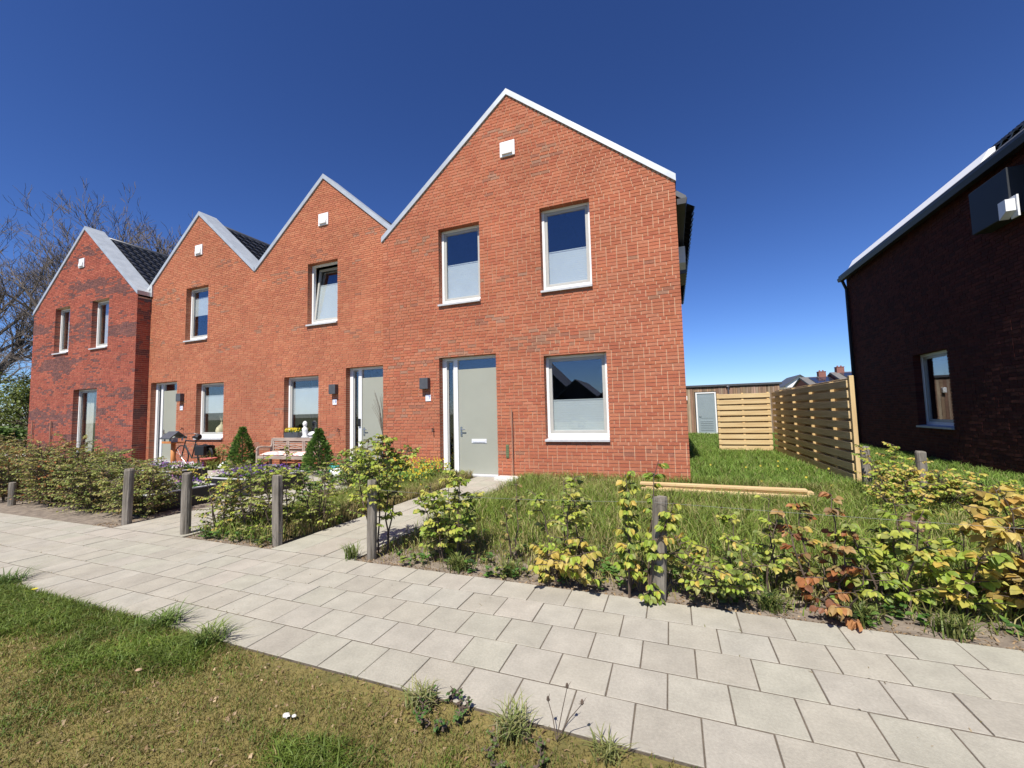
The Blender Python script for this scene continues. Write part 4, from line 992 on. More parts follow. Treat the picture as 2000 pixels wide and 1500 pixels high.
# dry stalk, stones
b = MB(); R = random.Random(4); t = thing('dry_stalk', 'dead brown flower stalk with dark seed heads on the verge', 'plant', (-.56, 1.9, 0))
for (dx, dy, hh) in ((.05, .03, .22), (.12, .02, .17), (-.04, .02, .15)):
    b.tube([(-.56, 1.9, 0), (-.56 + dx * .5, 1.9 + dy, hh * .55), (-.56 + dx, 1.9 + dy, hh)], [.0025, .002, .0015], 5)
    b.lathe((-.56 + dx, 1.9 + dy, hh - .005), [(.002, 0), (.008, .008), (.006, .02), (.001, .026)], 7)
    for k in range(3): b.tube([(-.56 + dx, 1.9 + dy, hh), (-.56 + dx + R.uniform(-.02, .02), 1.9 + dy + R.uniform(-.02, .02), hh + R.uniform(.0, .03))], [.002, .0008], 4)
b.build('stalk', M_BARK, t)
def stone(label, x, y, z, r, seed, m=None, sq=.6):
    R = random.Random(seed); b = MB(); n = 9; prof = [(0.001, -.5), (.8, -.35), (1, .05), (.75, .45), (.3, .62), (.001, .65)]
    V = []; 
    for rr_, zz in prof:
        for q in range(n):
            a = 6.283 * q / n; k = r * rr_ * R.uniform(.78, 1.15); V.append((k * math.cos(a), k * math.sin(a) * .8, zz * r * sq))
    F = [(i * n + q, i * n + (q + 1) % n, (i + 1) * n + (q + 1) % n, (i + 1) * n + q) for i in range(len(prof) - 1) for q in range(n)]
    b.poly(V, F); o = link('stone', b.mesh('stone', m or M_STONE), None, (x, y, z)); tag(o, label, 'stone')
stone('small white stone on the dry verge', -1.86, 1.59, .012, .022, 1); stone('smaller white stone touching the white one on the verge', -1.825, 1.605, .008, .014, 2)
stone('white lump at the left foot of door 17', -5.12, 8.62, .05, .17, 3, M_WHITE)
stone('tan dead leaf like flat stone on the green part of the verge', -3.02, 1.56, .02, .02, 5, mat('tan', (.45, .3, .2), rough=.9), .3)
b = MB(); b.bbox(-3.75, -3.2, 8.45, 8.8, -.02, .06, .01); tag(b.build('stone_slab', M_STONE), 'mossy concrete slab on the ground right of door 17', 'slab')
# dead flower head
t = thing('hydrangea', 'dead brown hydrangea head on a bare stem in the right garden', 'plant', (1.86, 4.55, 0)); b = MB(); R = random.Random(9)
b.tube([(1.86, 4.55, 0), (1.84, 4.53, .25), (1.83, 4.5, .42)], [.006, .005, .004], 5); b.tube([(1.86, 4.55, 0), (1.93, 4.53, .22), (1.95, 4.52, .38)], [.006, .005, .004], 5); b.build('stem', M_BARK, t)
L = Leaves()
for i in range(90):
    v = Vector((R.gauss(0, 1), R.gauss(0, 1), R.gauss(0, .8))).normalized(); L.add(Vector((1.85, 4.5, .47)) + v * .10, v.cross(Vector((R.random(), R.random(), R.random()))).normalized(), v, .04, R.choice([(.28, .18, .11), (.36, .26, .17), (.2, .13, .08)]))
finish_leaves(L, t, 0, R, 'dead_petal')

def conifer(label, x, y, h, r, seed):
    R = random.Random(seed); t = thing('dwarf_conifer', label, 'conifer', (x, y, 0), 'cone shaped dwarf conifers by the bench')
    b = MB(); b.tube([(x, y, 0), (x, y, h * .9)], [.03, .008], 7); b.build('trunk', M_BARK, t)
    L = Leaves()
    for i in range(2600):
        s = R.random() ** 1.25; z = .06 + s * (h - .06); rm = r * (1 - s) ** .95 * (1 + .10 * math.sin(11 * s + seed) + .10 * math.sin(3 * s * 6.28 + seed)) + .015; a = R.uniform(0, 6.283)
        k = rm * R.uniform(.55, 1.06); d = Vector((math.cos(a), math.sin(a), .75)).normalized()
        L.add(Vector((x + k * math.cos(a), y + k * math.sin(a), z)), d, Vector((R.uniform(-1, 1), R.uniform(-1, 1), R.uniform(-.2, 1))), R.uniform(.05, .10), R.choice([(.085, .16, .03), (.12, .21, .04), (.06, .12, .025), (.16, .26, .05)]))
    finish_leaves(L, t, 0, R, 'needle_spray', width=.6)
conifer('cone shaped dwarf conifer at the left end of the bench', -11.85, 8.5, 1.22, .44, 1)
conifer('cone shaped dwarf conifer at the right end of the bench', -8.75, 8.35, 1.16, .46, 2)

# ------------------------------------------------------------------ terrace things
# bench
t = thing('garden_bench', 'weathered teak bench with lattice back against the wall', 'bench', (-10.36, 8.8, 0))
bx0, bx1, yf, yb = -11.35, -9.37, 8.55, 9.08
def bar(mb, p, q, w, h):
    p, q = Vector(p), Vector(q); d = (q - p).normalized(); u = Vector((0, 1, 0)); 
    if abs(d.dot(u)) > .9: u = Vector((0, 0, 1))
    u = (u - d * d.dot(u)).normalized(); v = d.cross(u)
    mb.hexa([tuple(p - u * w - v * h), tuple(p + u * w - v * h), tuple(p + u * w + v * h), tuple(p - u * w + v * h), tuple(q - u * w - v * h), tuple(q + u * w - v * h), tuple(q + u * w + v * h), tuple(q - u * w + v * h)])
for x in (bx0 + .03, bx1 - .03):
    b = MB(); bar(b, (x, yf + .03, 0), (x, yf + .03, .64), .03, .03); b.build('leg', M_TEAK, t)
    b = MB(); bar(b, (x, yb - .08, 0), (x, yb - .06, .42), .03, .03); bar(b, (x, yb - .06, .42), (x, yb, .88), .03, .03); b.build('leg', M_TEAK, t)
    b = MB(); b.tube([(x, yf + .0, .58), (x, yf + .04, .65), (x, yf + .16, .66), (x, yb - .1, .63), (x, yb - .03, .69)], [.028, .032, .032, .03, .028], 8); b.build('armrest', M_TEAK, t)
for k in range(6):
    b = MB(); y = yf + .03 + k * .085; b.bbox(bx0 + .065, bx1 - .065, y, y + .07, .39, .412, .003); b.build('seat_slat', M_TEAK, t)
b = MB(); b.bbox(bx0 + .062, bx1 - .062, yf + .005, yf + .028, .33, .41, .003); b.bbox(bx0 + .062, bx1 - .062, yb - .11, yb - .085, .33, .388, .003); b.build('seat_rail', M_TEAK, t)
b = MB(); b.bbox(bx0 + .062, bx1 - .062, yb - .03, yb + .012, .80, .90, .004); b.build('top_rail', M_TEAK, t)
b = MB(); b.bbox(bx0 + .062, bx1 - .062, yb - .055, yb - .02, .47, .52, .004); b.build('lower_rail', M_TEAK, t)
wq = (bx1 - bx0 - .124) / 3
for k in range(3):
    a = bx0 + .062 + k * wq; c = a + wq; yy = yb - .025; b = MB()
    for xx in (a + .03, c - .03): b.bbox(xx - .024, xx + .024, yy - .014, yy + .014, .522, .798, .002)
    for z in (.742, .69, .575): b.bbox(a + .056, c - .056, yy - .009, yy + .009, z, z + .022, .002)
    bar(b, (a + .06, yy + .001, .60), (c - .06, yy + .001, .685), .007, .009); bar(b, (a + .06, yy - .012, .685), (c - .06, yy - .012, .60), .004, .009)
    b.build('lattice_panel', M_TEAK, t)
def cushion(label, x, y, z, sx, sy, sz, m):
    b = MB(); n = 10; V = []
    for j in range(n + 1):
        for i in range(n + 1):
            u, v = i / n * 2 - 1, j / n * 2 - 1; e = (1 - u ** 4) * (1 - v ** 4)
            V.append((u * sx, v * sy, sz * e + .01 * math.sin(u * 7) * e)); 
    V2 = [(p[0], p[1], -p[2] * .35) for p in V]; m0 = len(V)
    F = [(j * (n + 1) + i, j * (n + 1) + i + 1, (j + 1) * (n + 1) + i + 1, (j + 1) * (n + 1) + i) for j in range(n) for i in range(n)]
    F += [tuple(m0 + k for k in f[::-1]) for f in F]
    b.poly(V + V2, F); o = link('cushion', b.mesh('cushion', m, smooth=True), None, (x, y, z)); tag(o, label, 'cushion', 'printed cushions on the bench')
cushion('pink patterned seat cushion on the left half of the bench', -10.85, 8.8, .44, .40, .22, .075, M_PINK)
cushion('pink patterned seat cushion on the right half of the bench', -9.88, 8.8, .44, .40, .22, .075, M_PINK)

# planters
def planter(label, vl, x0, x1, y0, y1, h, seed, flowers):
    t = thing('planter_box', label, 'planter', ((x0 + x1) / 2, (y0 + y1) / 2, 0), 'low black planters with a pale rim')
    b = MB(); k = .03
    for (a, c, e, f_) in ((x0, x1, y0, y0 + k), (x0, x1, y1 - k, y1), (x0, x0 + k, y0 + k, y1 - k), (x1 - k, x1, y0 + k, y1 - k)): b.bbox(a, c, e, f_, -.01, h, .003)
    b.build('side_board', M_BLACK, t)
    b = MB()
    for (a, c, e, f_) in ((x0 - .01, x1 + .01, y0 - .01, y0 + .05), (x0 - .01, x1 + .01, y1 - .05, y1 + .01), (x0 - .01, x0 + .05, y0 + .05, y1 - .05), (x1 - .05, x1 + .01, y0 + .05, y1 - .05)): b.bbox(a, c, e, f_, h + .001, h + .022, .003)
    b.build('rim', M_SILL, t)
    b = MB(); b.box(x0 + k, x1 - k, y0 + k, y1 - k, h - .08, h - .04); b.build('potting_soil', M_SOIL, t)
    R = random.Random(seed)
    p = thing('violas', vl, 'flowers', ((x0 + x1) / 2, (y0 + y1) / 2, h - .04), 'violas in the planters'); L = Leaves(); Fl = MB()
    for i in range(520):
        xx, yy = R.uniform(x0 + .06, x1 - .06), R.uniform(y0 + .06, y1 - .06); zz = h - .03 + R.random() * .14
        L.add(Vector((xx, yy, zz)), Vector((R.uniform(-1, 1), R.uniform(-1, 1), R.uniform(.1, .9))).normalized(), Vector((R.uniform(-.4, .4), -.3, 1)), R.uniform(.05, .09), R.choice(DEEP + FRESH[:2]))
    for i in range(230):
        xx, yy = R.uniform(x0 + .05, x1 - .02), R.uniform(y0 + .05, y1 - .05); zz = h + .08 + R.random() * .10
        c = R.choice(flowers[0] if (fnoise(xx, yy, 1.6) > .5) else flowers[1]); s = R.uniform(.018, .032); tl = R.uniform(-.4, .4)
        for q in range(5):
            a = q * 1.2566; d = Vector((math.cos(a), -.55 + tl * .3 * math.sin(a), math.sin(a))).normalized() * s; e = Vector((math.cos(a + .55), -.4, math.sin(a + .55))).normalized() * s; f_ = Vector((math.cos(a - .55), -.4, math.sin(a - .55))).normalized() * s
            c0 = Vector((xx, yy, zz)); Fl.face([c0, c0 + f_ * .8, c0 + d, c0 + e * .8], jit(c, .15, R))
    finish_leaves(L, p, 0, R); tag(Fl.build('petal', M_PETAL, p), kind='stuff')
PURP = [(.16, .07, .32), (.22, .10, .42), (.12, .05, .25)]; WHT = [(.75, .72, .70), (.7, .62, .72), (.45, .2, .42)]
planter('low black planter nearest the pavement, left of the terrace path', 'purple and white violas in the planter nearest the pavement', -9.25, -7.95, 4.15, 5.2, .28, 1, (PURP, WHT))
planter('low black planter farther back beside the terrace path', 'purple and white violas in the planter beside the terrace path', -8.95, -7.6, 5.65, 6.9, .30, 2, (PURP, WHT))
planter('low black planter in front of the bird feeder post', 'mostly white violas in the planter before the bird feeder', -12.6, -11.0, 6.2, 7.0, .28, 3, (WHT, PURP))

# bird feeder on its post
t = thing('bird_feeder', 'small bird feeder house with grey roof on an orange brown post', 'bird feeder', (-13.1, 7.4, 0))
b = MB(); b.tube([(-13.1, 7.4, 0), (-13.1, 7.4, .86)], .055, 10); b.build('post', M_ORANGEWOOD, t, smooth=True)
b = MB()
for k in range(3):
    P = [(-13.1 + (.09 + .02 * (2 - k)) * math.cos(a / 16 * 6.283), 7.4 + (.09 + .02 * (2 - k)) * math.sin(a / 16 * 6.283), .03 + .05 * k) for a in range(17)]; b.tube(P, .024, 6, cap=False)
P = [(-13.02, 7.33, .12), (-12.98, 7.32, .22), (-13.03, 7.32, .30), (-13.08, 7.34, .24)]; b.tube(P, .024, 6); b.build('rope', mat('rope', (.6, .36, .16), (.5, .28, .12), scale=30, rough=.95), t, smooth=True)
b = MB(); b.bbox(-13.30, -12.90, 7.22, 7.58, .86, .885, .004); b.bbox(-13.30, -12.90, 7.22, 7.235, .886, .92, .003); b.build('tray', M_ORANGEWOOD, t)
b = MB()
for (x, y) in ((-13.26, 7.27), (-12.94, 7.27), (-13.26, 7.53), (-12.94, 7.53)): b.bbox(x - .015, x + .015, y - .015, y + .015, .922, 1.02, .002)
b.bbox(-13.17, -13.03, 7.33, 7.47, .888, 1.0, .004); b.build('uprights', M_SILL, t)
b = MB(); b.prism_x([(7.18, .98), (7.40, 1.16), (7.40, 1.19), (7.18, 1.01)], -13.32, -12.88); b.prism_x([(7.40, 1.16), (7.62, .98), (7.62, 1.01), (7.40, 1.19)], -13.32, -12.88); b.build('roof', M_ANTHR, t)

# bicycle
t = thing('bicycle', 'dark bicycle parked by the wall between the pale door and the vase window', 'bicycle', (-14.15, 8.55, 0))
by = 8.55
def wheel(cx):
    b = MB(); P = [(cx + .335 * math.cos(k / 28 * 6.2832), by, .35 + .335 * math.sin(k / 28 * 6.2832)) for k in range(29)]; b.tube(P, .019, 6, cap=False); w = b.build('wheel', M_BLACK, t)
    b = MB()
    for k in range(16):
        a = k / 16 * 6.283; b.tube([(cx, by + (.03 if k % 2 else -.03), .35), (cx + .32 * math.cos(a), by, .35 + .32 * math.sin(a))], .0025, 4, cap=False)
    b.tube([(cx, by - .05, .35), (cx, by + .05, .35)], .025, 8); b.build('spokes', M_STEEL, w, off=wloc(t))
wheel(-14.7); wheel(-13.58)
b = MB(); bb = (-14.2, by, .30); st = (-14.02, by, .82); hd = (-14.52, by, .85); hl = (-14.56, by, .72)
for p, q in ((bb, st), (st, hd), (bb, hl), (bb, (-13.58, by, .35)), ((-14.04, by, .76), (-13.58, by, .35)), (hd, (-14.7, by, .35))): b.tube([p, q], .018, 7)
b.build('frame', M_BLACK, t)
b = MB(); b.tube([(-14.53, by, .84), (-14.49, by, 1.02)], .014, 6); b.tube([(-14.36, by - .28, 1.03), (-14.5, by - .22, 1.06), (-14.5, by + .22, 1.06), (-14.36, by + .28, 1.03)], .013, 6); b.build('handlebar', M_STEEL, t)
b = MB(); b.tube([(-14.02, by, .8), (-13.99, by, .93)], .013, 6); b.tube([(-14.18, by, .955), (-14.05, by, .96), (-13.9, by, .965), (-13.84, by, .96)], [.03, .06, .10, .07], 8); b.build('saddle', M_BLACK, t)
b = MB(); b.bbox(-13.85, -13.3, by - .07, by + .07, .70, .715, .003); b.bbox(-13.8, -13.38, by - .17, by - .075, .40, .70, .02); b.bbox(-13.8, -13.38, by + .075, by + .17, .40, .70, .02); b.build('carrier_bags', M_BLACK, t)
P = [(-13.58 + .375 * math.cos(a), by, .35 + .375 * math.sin(a)) for a in [k / 10 * 2.6 + .2 for k in range(11)]]; b = MB(); b.tube(P, .02, 6); b.build('mudguard', M_BLACK, t)

# window ornaments
t = thing('flower_box', 'black box of yellow flowers on the sill above the bench', 'flower box', (-10.86, 9.38, .87)); zb = .885
b = MB(); b.prism_y([(-11.12, zb), (-10.60, zb), (-10.57, zb + .16), (-11.15, zb + .16)], 9.30, 9.46); b.build('trough', M_ANTHR, t)
R = random.Random(6); L = Leaves(); Fl = MB()
for i in range(120): L.add(Vector((R.uniform(-11.12, -10.6), R.uniform(9.31, 9.45), zb + .15 + R.random() * .06)), Vector((R.uniform(-1, 1), R.uniform(-1, .3), R.uniform(.2, 1))).normalized(), Vector((0, -.5, 1)), .055, R.choice(FRESH))
for i in range(70):
    c0 = Vector((R.uniform(-11.12, -10.6), R.uniform(9.29, 9.43), zb + .2 + R.random() * .09)); s = R.uniform(.02, .034)
    for q in range(5):
        a = q * 1.2566; d = Vector((math.cos(a), -.5, math.sin(a))).normalized() * s; Fl.face([c0, c0 + Vector((math.cos(a - .6), -.4, math.sin(a - .6))) * s * .7, c0 + d, c0 + Vector((math.cos(a + .6), -.4, math.sin(a + .6))) * s * .7], R.choice([(.75, .58, .03), (.7, .5, .02), (.8, .68, .08)]))
finish_leaves(L, t, 0, R); tag(Fl.build('petal', M_PETAL, t), kind='stuff')
stone('white sculpted shell on the sill above the bench, right of the flower box', -9.99, 9.37, .97, .19, 8, M_WHITE, .8)
b = MB(); b.lathe((-10.36, 9.37, .885), [(.09, 0), (.1, .03), (.055, .07), (.075, .2), (.085, .26), (.05, .31), (.035, .34), (.06, .37), (.065, .43), (.04, .48), (.005, .5)], 14)
tag(b.build('garden_urn', M_WHITE, smooth=True), 'slim white lidded urn on the sill above the bench, between box and shell', 'ornament')
b = MB(); b.bbox(-15.3, -14.02, Y19 + .26, Y19 + .44, .95, .975, .004); b.build('inner_sill', M_WHITE, h21)
t = thing('vase', 'cream vase with dried stems behind the lower window of the far orange house', 'vase', (-14.55, 9.68, .976))
b = MB(); b.lathe((-14.55, 9.68, .977), [(.13, 0), (.165, .05), (.17, .15), (.14, .25), (.07, .32), (.03, .36), (.028, .42)], 16); b.build('vessel', M_CREAM, t, smooth=True)
b = MB(); R = random.Random(2)
for i in range(14):
    a = R.uniform(0, 6.28); b.tube([(-14.55, 9.68, 1.37), (-14.55 + .07 * math.cos(a), 9.68 + .03 * math.sin(a), 1.55), (-14.55 + .14 * math.cos(a) * R.random() * 1.3, 9.68 + .05 * math.sin(a), 1.68 + R.uniform(-.06, .06))], [.003, .003, .008], 4)
b.build('stems', M_CREAM, t)
t = thing('twig_bundle', 'dark bundle of dry twigs leaning beside the door of number 19', 'twigs', (-7.42, 9.28, 0)); b = MB(); R = random.Random(3)
for i in range(26):
    a, c = R.uniform(-.42, .12), R.uniform(-.08, .08); h = R.uniform(1.55, 2.2)
    b.tube([(-7.36 + R.uniform(-.03, .03), 9.26, .1), (-7.37 + a * .15, 9.27 + c * .2, 1.0), (-7.38 + a * .5, 9.28 + c * .3, h * .8), (-7.38 + a, 9.24 + c * .3, h)], [.008, .006, .004, .0025], 4, cap=False)
b.build('twig', M_BARK, t)
b = MB(); b.lathe((-8.05, 8.2, 0), [(.11, 0), (.12, .02), (.12, .22), (.10, .26), (.04, .27)], 14); b.tube([(-7.94, 8.2, .08), (-7.82, 8.16, .2), (-7.74, 8.14, .32)], [.02, .015, .012], 7); b.tube([(-8.14, 8.2, .1), (-8.24, 8.2, .2), (-8.16, 8.2, .3), (-8.0, 8.2, .3)], .012, 6)
tag(b.build('watering_can', M_TEAL, smooth=True), 'teal watering can half hidden below the right conifer', 'watering can')
b = MB(); b.lathe((-13.15, 8.4, 0), [(.13, 0), (.15, .02), (.2, .3), (.215, .3), (.215, .34), (.17, .34), (.17, .28)], 16); tag(b.build('flower_pot', M_TERRA, smooth=True), 'red pot standing under the vase window', 'pot')
b = MB(); b.tube([(-12.3, 8.3, 0), (-12.3, 8.3, .1)], .05, 8); b.lathe((-12.3, 8.3, .1), [(.17, 0), (.16, .03), (.10, .10), (.03, .15), (.005, .16)], 14); tag(b.build('garden_lamp', M_WHITE, smooth=True), 'small white dome lamp on the terrace left of the bench', 'lamp')
b = MB(); b.lathe((-7.55, 7.75, 0), [(.1, 0), (.12, .1), (.14, .24), (.12, .24), (.11, .2)], 14); tag(b.build('flower_pot', M_WHITE, smooth=True), 'white pot in the plants before the door of number 19', 'pot')
b = MB(); b.lathe((-9.6, 7.6, 0), [(.22, 0), (.26, .05), (.27, .3), (.25, .3), (.25, .26)], 16); tag(b.build('flower_pot', M_ANTHR, smooth=True), 'wide dark pot on the terrace before the bench', 'pot')

# yellow flower bed against the wall
fb = MB(); R = random.Random(12); L = Leaves(); t = thing('yellow_flowers', 'bed of small yellow flowers along the wall left of door 17', 'flowers', (-6.1, 8.3, 0)); 
for i in range(1500):
    xx, yy = R.uniform(-7.2, -5.0), R.uniform(7.3, 8.85); k = R.random()
    if xx > -5.2 - (8.85 - yy) * .0 : pass
    zz = k * .36 * (1 if yy > 8 else .7); L.add(Vector((xx, yy, zz)), Vector((R.uniform(-1, 1), R.uniform(-1, .4), R.uniform(.2, 1))).normalized(), Vector((R.uniform(-.5, .5), -.5, 1)), R.uniform(.05, .085), R.choice(FRESH + YG[:2] + DULL[:2]))
for i in range(420):
    xx, yy = R.uniform(-7.2, -5.0), R.uniform(7.4, 8.8); c0 = Vector((xx, yy, (.24 + R.random() * .22) * (1 if yy > 8 else .7))); s = R.uniform(.013, .026)
    for q in range(5):
        a = q * 1.2566; d = Vector((math.cos(a), -.5, math.sin(a))).normalized() * s; fb.face([c0, c0 + Vector((math.cos(a - .6), -.4, math.sin(a - .6))) * s * .7, c0 + d, c0 + Vector((math.cos(a + .6), -.4, math.sin(a + .6))) * s * .7], R.choice([(.7, .5, .03), (.65, .42, .02), (.75, .6, .06)]))
finish_leaves(L, t, 0, R); tag(fb.build('petal', M_PETAL, t), kind='stuff')

# ------------------------------------------------------------------ grass
rng = np.random.default_rng(8)
def blades(name, label, pts, h, w, col, lean=.5, z0=-.012, m=None, cat='grass'):
    n = len(pts); x, y = pts[:, 0], pts[:, 1]
    a = rng.random(n) * 6.283; ca, sa = np.cos(a), np.sin(a)
    th = rng.random(n) * 6.283; ln = lean * h * (.25 + rng.random(n))
    lx, ly = np.cos(th) * ln, np.sin(th) * ln
    z = np.full(n, z0)
    V = np.empty((n, 5, 3))
    V[:, 0] = np.stack([x - ca * w, y - sa * w, z], 1); V[:, 1] = np.stack([x + ca * w, y + sa * w, z], 1)
    V[:, 2] = np.stack([x - ca * w * .8 + lx * .35, y - sa * w * .8 + ly * .35, z + h * .6], 1); V[:, 3] = np.stack([x + ca * w * .8 + lx * .35, y + sa * w * .8 + ly * .35, z + h * .6], 1)
    V[:, 4] = np.stack([x + lx, y + ly, z + h * (1 - .25 * lean)], 1)
    me = bpy.data.meshes.new(name)
    me.vertices.add(n * 5); me.vertices.foreach_set('co', V.reshape(-1))
    base = (np.arange(n) * 5)[:, None]
    loops = np.concatenate([base + np.array([0, 1, 3, 2]), base + np.array([2, 3, 4])], 1).reshape(-1)
    me.loops.add(len(loops)); me.loops.foreach_set('vertex_index', loops.astype(np.int32))
    st = (np.arange(n) * 7)[:, None] + np.array([0, 4]); me.polygons.add(n * 2)
    me.polygons.foreach_set('loop_start', st.reshape(-1).astype(np.int32)); me.polygons.foreach_set('loop_total', np.tile([4, 3], n).astype(np.int32))
    me.update(calc_edges=True)
    at = me.color_attributes.new('col', 'FLOAT_COLOR', 'CORNER')
    at.data.foreach_set('color', np.repeat(np.concatenate([col, np.ones((n, 1))], 1), 7, axis=0).reshape(-1))
    me.materials.append(m or M_GRASS); me.validate()
    o = link(name, me); tag(o, label, cat, kind='stuff'); return o
def mixc(a, b, t): return np.array(a)[None] * (1 - t[:, None]) + np.array(b)[None] * t[:, None]
# mown verge
N = 330000
u = rng.random(N) ** 1.6; px = 1.6 - u * 15; py = .55 + rng.random(N) * 1.42
lim = 1.95 + .03 * fnoise(px, py, 3) - .0 * px
g = fnoise(px, py, 1.1)
for (cx, cy, r) in ((-3.6, 1.72, .75), (-4.8, 1.85, .8), (-1.55, 1.42, .15), (-1.2, 1.25, .26), (-2.9, 1.75, .35), (-6.5, 1.8, 1.2)):
    g = g + .42 * np.exp(-(((px - cx) / r) ** 2 + ((py - cy) / (r * .55)) ** 2))
edge = np.clip((px + 2.9) / .5, 0, 1) * np.clip((py - 1.50) / .2, 0, 1)
g = g - .30 * edge + .34 * (fnoise(px, py, 5.5) - .5) + .16 * (fnoise(px + 7, py, 14) - .5)
green = np.clip((g - .54) / .34, 0, 1)
keep = (py < lim) & (rng.random(N) < .7 + .3 * green) & (rng.random(N) > .75 * np.clip((px + 2.7) / .4, 0, 1) * np.clip((py - 1.80) / .1, 0, 1))
px, py, green = px[keep], py[keep], green[keep]; n = len(px)
dry = rng.random(n) > .25 + .7 * green
col = mixc((.10, .160, .020), (.175, .225, .038), rng.random(n)); col2 = mixc((.27, .21, .075), (.18, .155, .042), rng.random(n))
col = np.where(dry[:, None], col2, col) * (.7 + .5 * rng.random((n, 1))) * (.72 + .56 * fnoise(px + 3, py, 3.2))[:, None]
blades('lawn_grass', 'patchy mown grass of the verge, green tufts among dry brown thatch', np.stack([px, py], 1), (.016 + .016 * rng.random(n)) + .045 * green * (.5 + rng.random(n)), .0017 + .0012 * green, col, lean=1.1, z0=-.016)
# front garden of the nearest house
N = 120000
px = -3.1 + rng.random(N) * 9.6; py = 3.55 + rng.random(N) * 5.32
dens = np.clip((py - 3.55) / .6, .12, 1) * (.45 + .8 * fnoise(px, py, 1.4))
keep = rng.random(N) < dens
px, py = px[keep], py[keep]; n = len(px); q = fnoise(px, py, .8)
near = np.clip((4.6 - py) / 1.0, 0, 1); pk = (np.abs(py - 7.9) < .5) & (px > -.75) & (px < 2.2)
dry = rng.random(n) < .22 + .35 * near + .25 * (q < .45)
col = mixc((.125, .19, .026), (.215, .275, .048), rng.random(n)); col2 = mixc((.36, .31, .13), (.25, .23, .075), rng.random(n))
col = np.where(dry[:, None], col2, col) * (.7 + .6 * rng.random((n, 1)))
hgt = (.06 + .27 * rng.random(n) * (.4 + q)) * (1 - .6 * near) * np.where(pk, .35, 1)
blades('garden_grass', 'long unmown grass in front of the nearest house', np.stack([px, py], 1), hgt, .0032 + .002 * rng.random(n), col, lean=.75)
# strip between the two garden paths
N = 42000
px = -5.85 + rng.random(N) * 1.46; py = 3.55 + rng.random(N) * 5.2
keep = rng.random(N) < np.clip((py - 3.5) / .9, .12, 1) * (.5 + .8 * fnoise(px, py, 1.6))
px, py = px[keep], py[keep]; n = len(px); q = fnoise(px, py, .9)
dry = rng.random(n) < .25 + .45 * (px > -4.65)
col = mixc((.14, .21, .03), (.24, .29, .055), rng.random(n)); col2 = mixc((.36, .28, .13), (.26, .21, .08), rng.random(n))
col = np.where(dry[:, None], col2, col) * (.7 + .6 * rng.random((n, 1)))
blades('garden_grass', 'long grass strip between the two garden paths', np.stack([px, py], 1), .05 + .22 * rng.random(n) * (.4 + q), .0032 + .002 * rng.random(n), col, lean=.7)
# between the houses
N = 90000
px = .32 + rng.random(N) * 5.95; py = 8.8 + (rng.random(N) ** 1.3) * 17
keep = ~((np.abs(px - 3.16) < .09) & (py > 9.4) & (py < 15.9))
px, py = px[keep], py[keep]; n = len(px); q = fnoise(px, py, .7)
col = mixc((.12, .21, .03), (.21, .30, .055), rng.random(n)) * (.7 + .6 * rng.random((n, 1)))
col = np.where((rng.random(n) < .1)[:, None], np.array([[.28, .26, .1]]), col)
blades('garden_grass', 'lush green grass between the nearest house and the dark house', np.stack([px, py], 1), .07 + .20 * rng.random(n) * (.4 + q), .004 + .0035 * rng.random(n), col, lean=.7, z0=-.05)
# along the left hedge and in front of the mottled house
N = 30000
px = -30 + rng.random(N) * 16; py = 3.6 + rng.random(N) * 5.2; n = N
col = mixc((.10, .15, .03), (.17, .2, .05), rng.random(n)) * (.7 + .6 * rng.random((n, 1)))
blades('garden_grass', 'rough grass behind the brown hedge at the left', np.stack([px, py], 1), .06 + .2 * rng.random(n), .006 + .004 * rng.random(n), col, lean=.7)
# litter: dry flakes on soil and verge
N = 9000
px = np.concatenate([-8 + rng.random(N // 2) * 11, -9 + rng.random(N // 2) * 10]); py = np.concatenate([3.49 + rng.random(N // 2) ** 2 * 1.2, .7 + rng.random(N // 2) * 1.25])
keep = ~((px > -7.45) & (px < -5.9) & (py > 3)) & ~((px > -4.36) & (px < -3.16) & (py > 3)); px, py = px[keep], py[keep]; n = len(px)
col = mixc((.42, .31, .18), (.24, .15, .08), rng.random(n)) * (.6 + .7 * rng.random((n, 1)))
blades('dry_litter', 'dry leaf and straw litter on the soil and the verge', np.stack([px, py], 1), .008 + .012 * rng.random(n), .004 + .005 * rng.random(n), col, lean=2.2, z0=-.012, cat='litter')
nj = 2600; kx = rng.integers(0, 46, nj); row = rng.integers(0, 6, nj); along = rng.random(nj) < .6
jx = np.where(along, -9 + rng.random(nj) * 11.5, .06 + (kx - 30) * PIT + rng.normal(0, .003, nj)); jy = np.where(along, 3.475 - PIT * row + rng.normal(0, .003, nj), 1.97 + rng.random(nj) * 1.5)
kk = fnoise(jx, jy, 1.3) > .55; jx, jy = jx[kk], jy[kk]; n = len(jx)
ok_ = (jy < 3.47) & (jy > 1.96); jx, jy = jx[ok_], jy[ok_]; n = len(jx)
blades('joint_moss', 'thin moss, straw and grass in the joints of the pavement', np.stack([jx, jy], 1), .010 + .02 * rng.random(n) ** 3, np.full(n, .0035), mixc((.30, .22, .12), (.14, .15, .05), rng.random(n)), lean=1.2, z0=-.012, cat='moss')
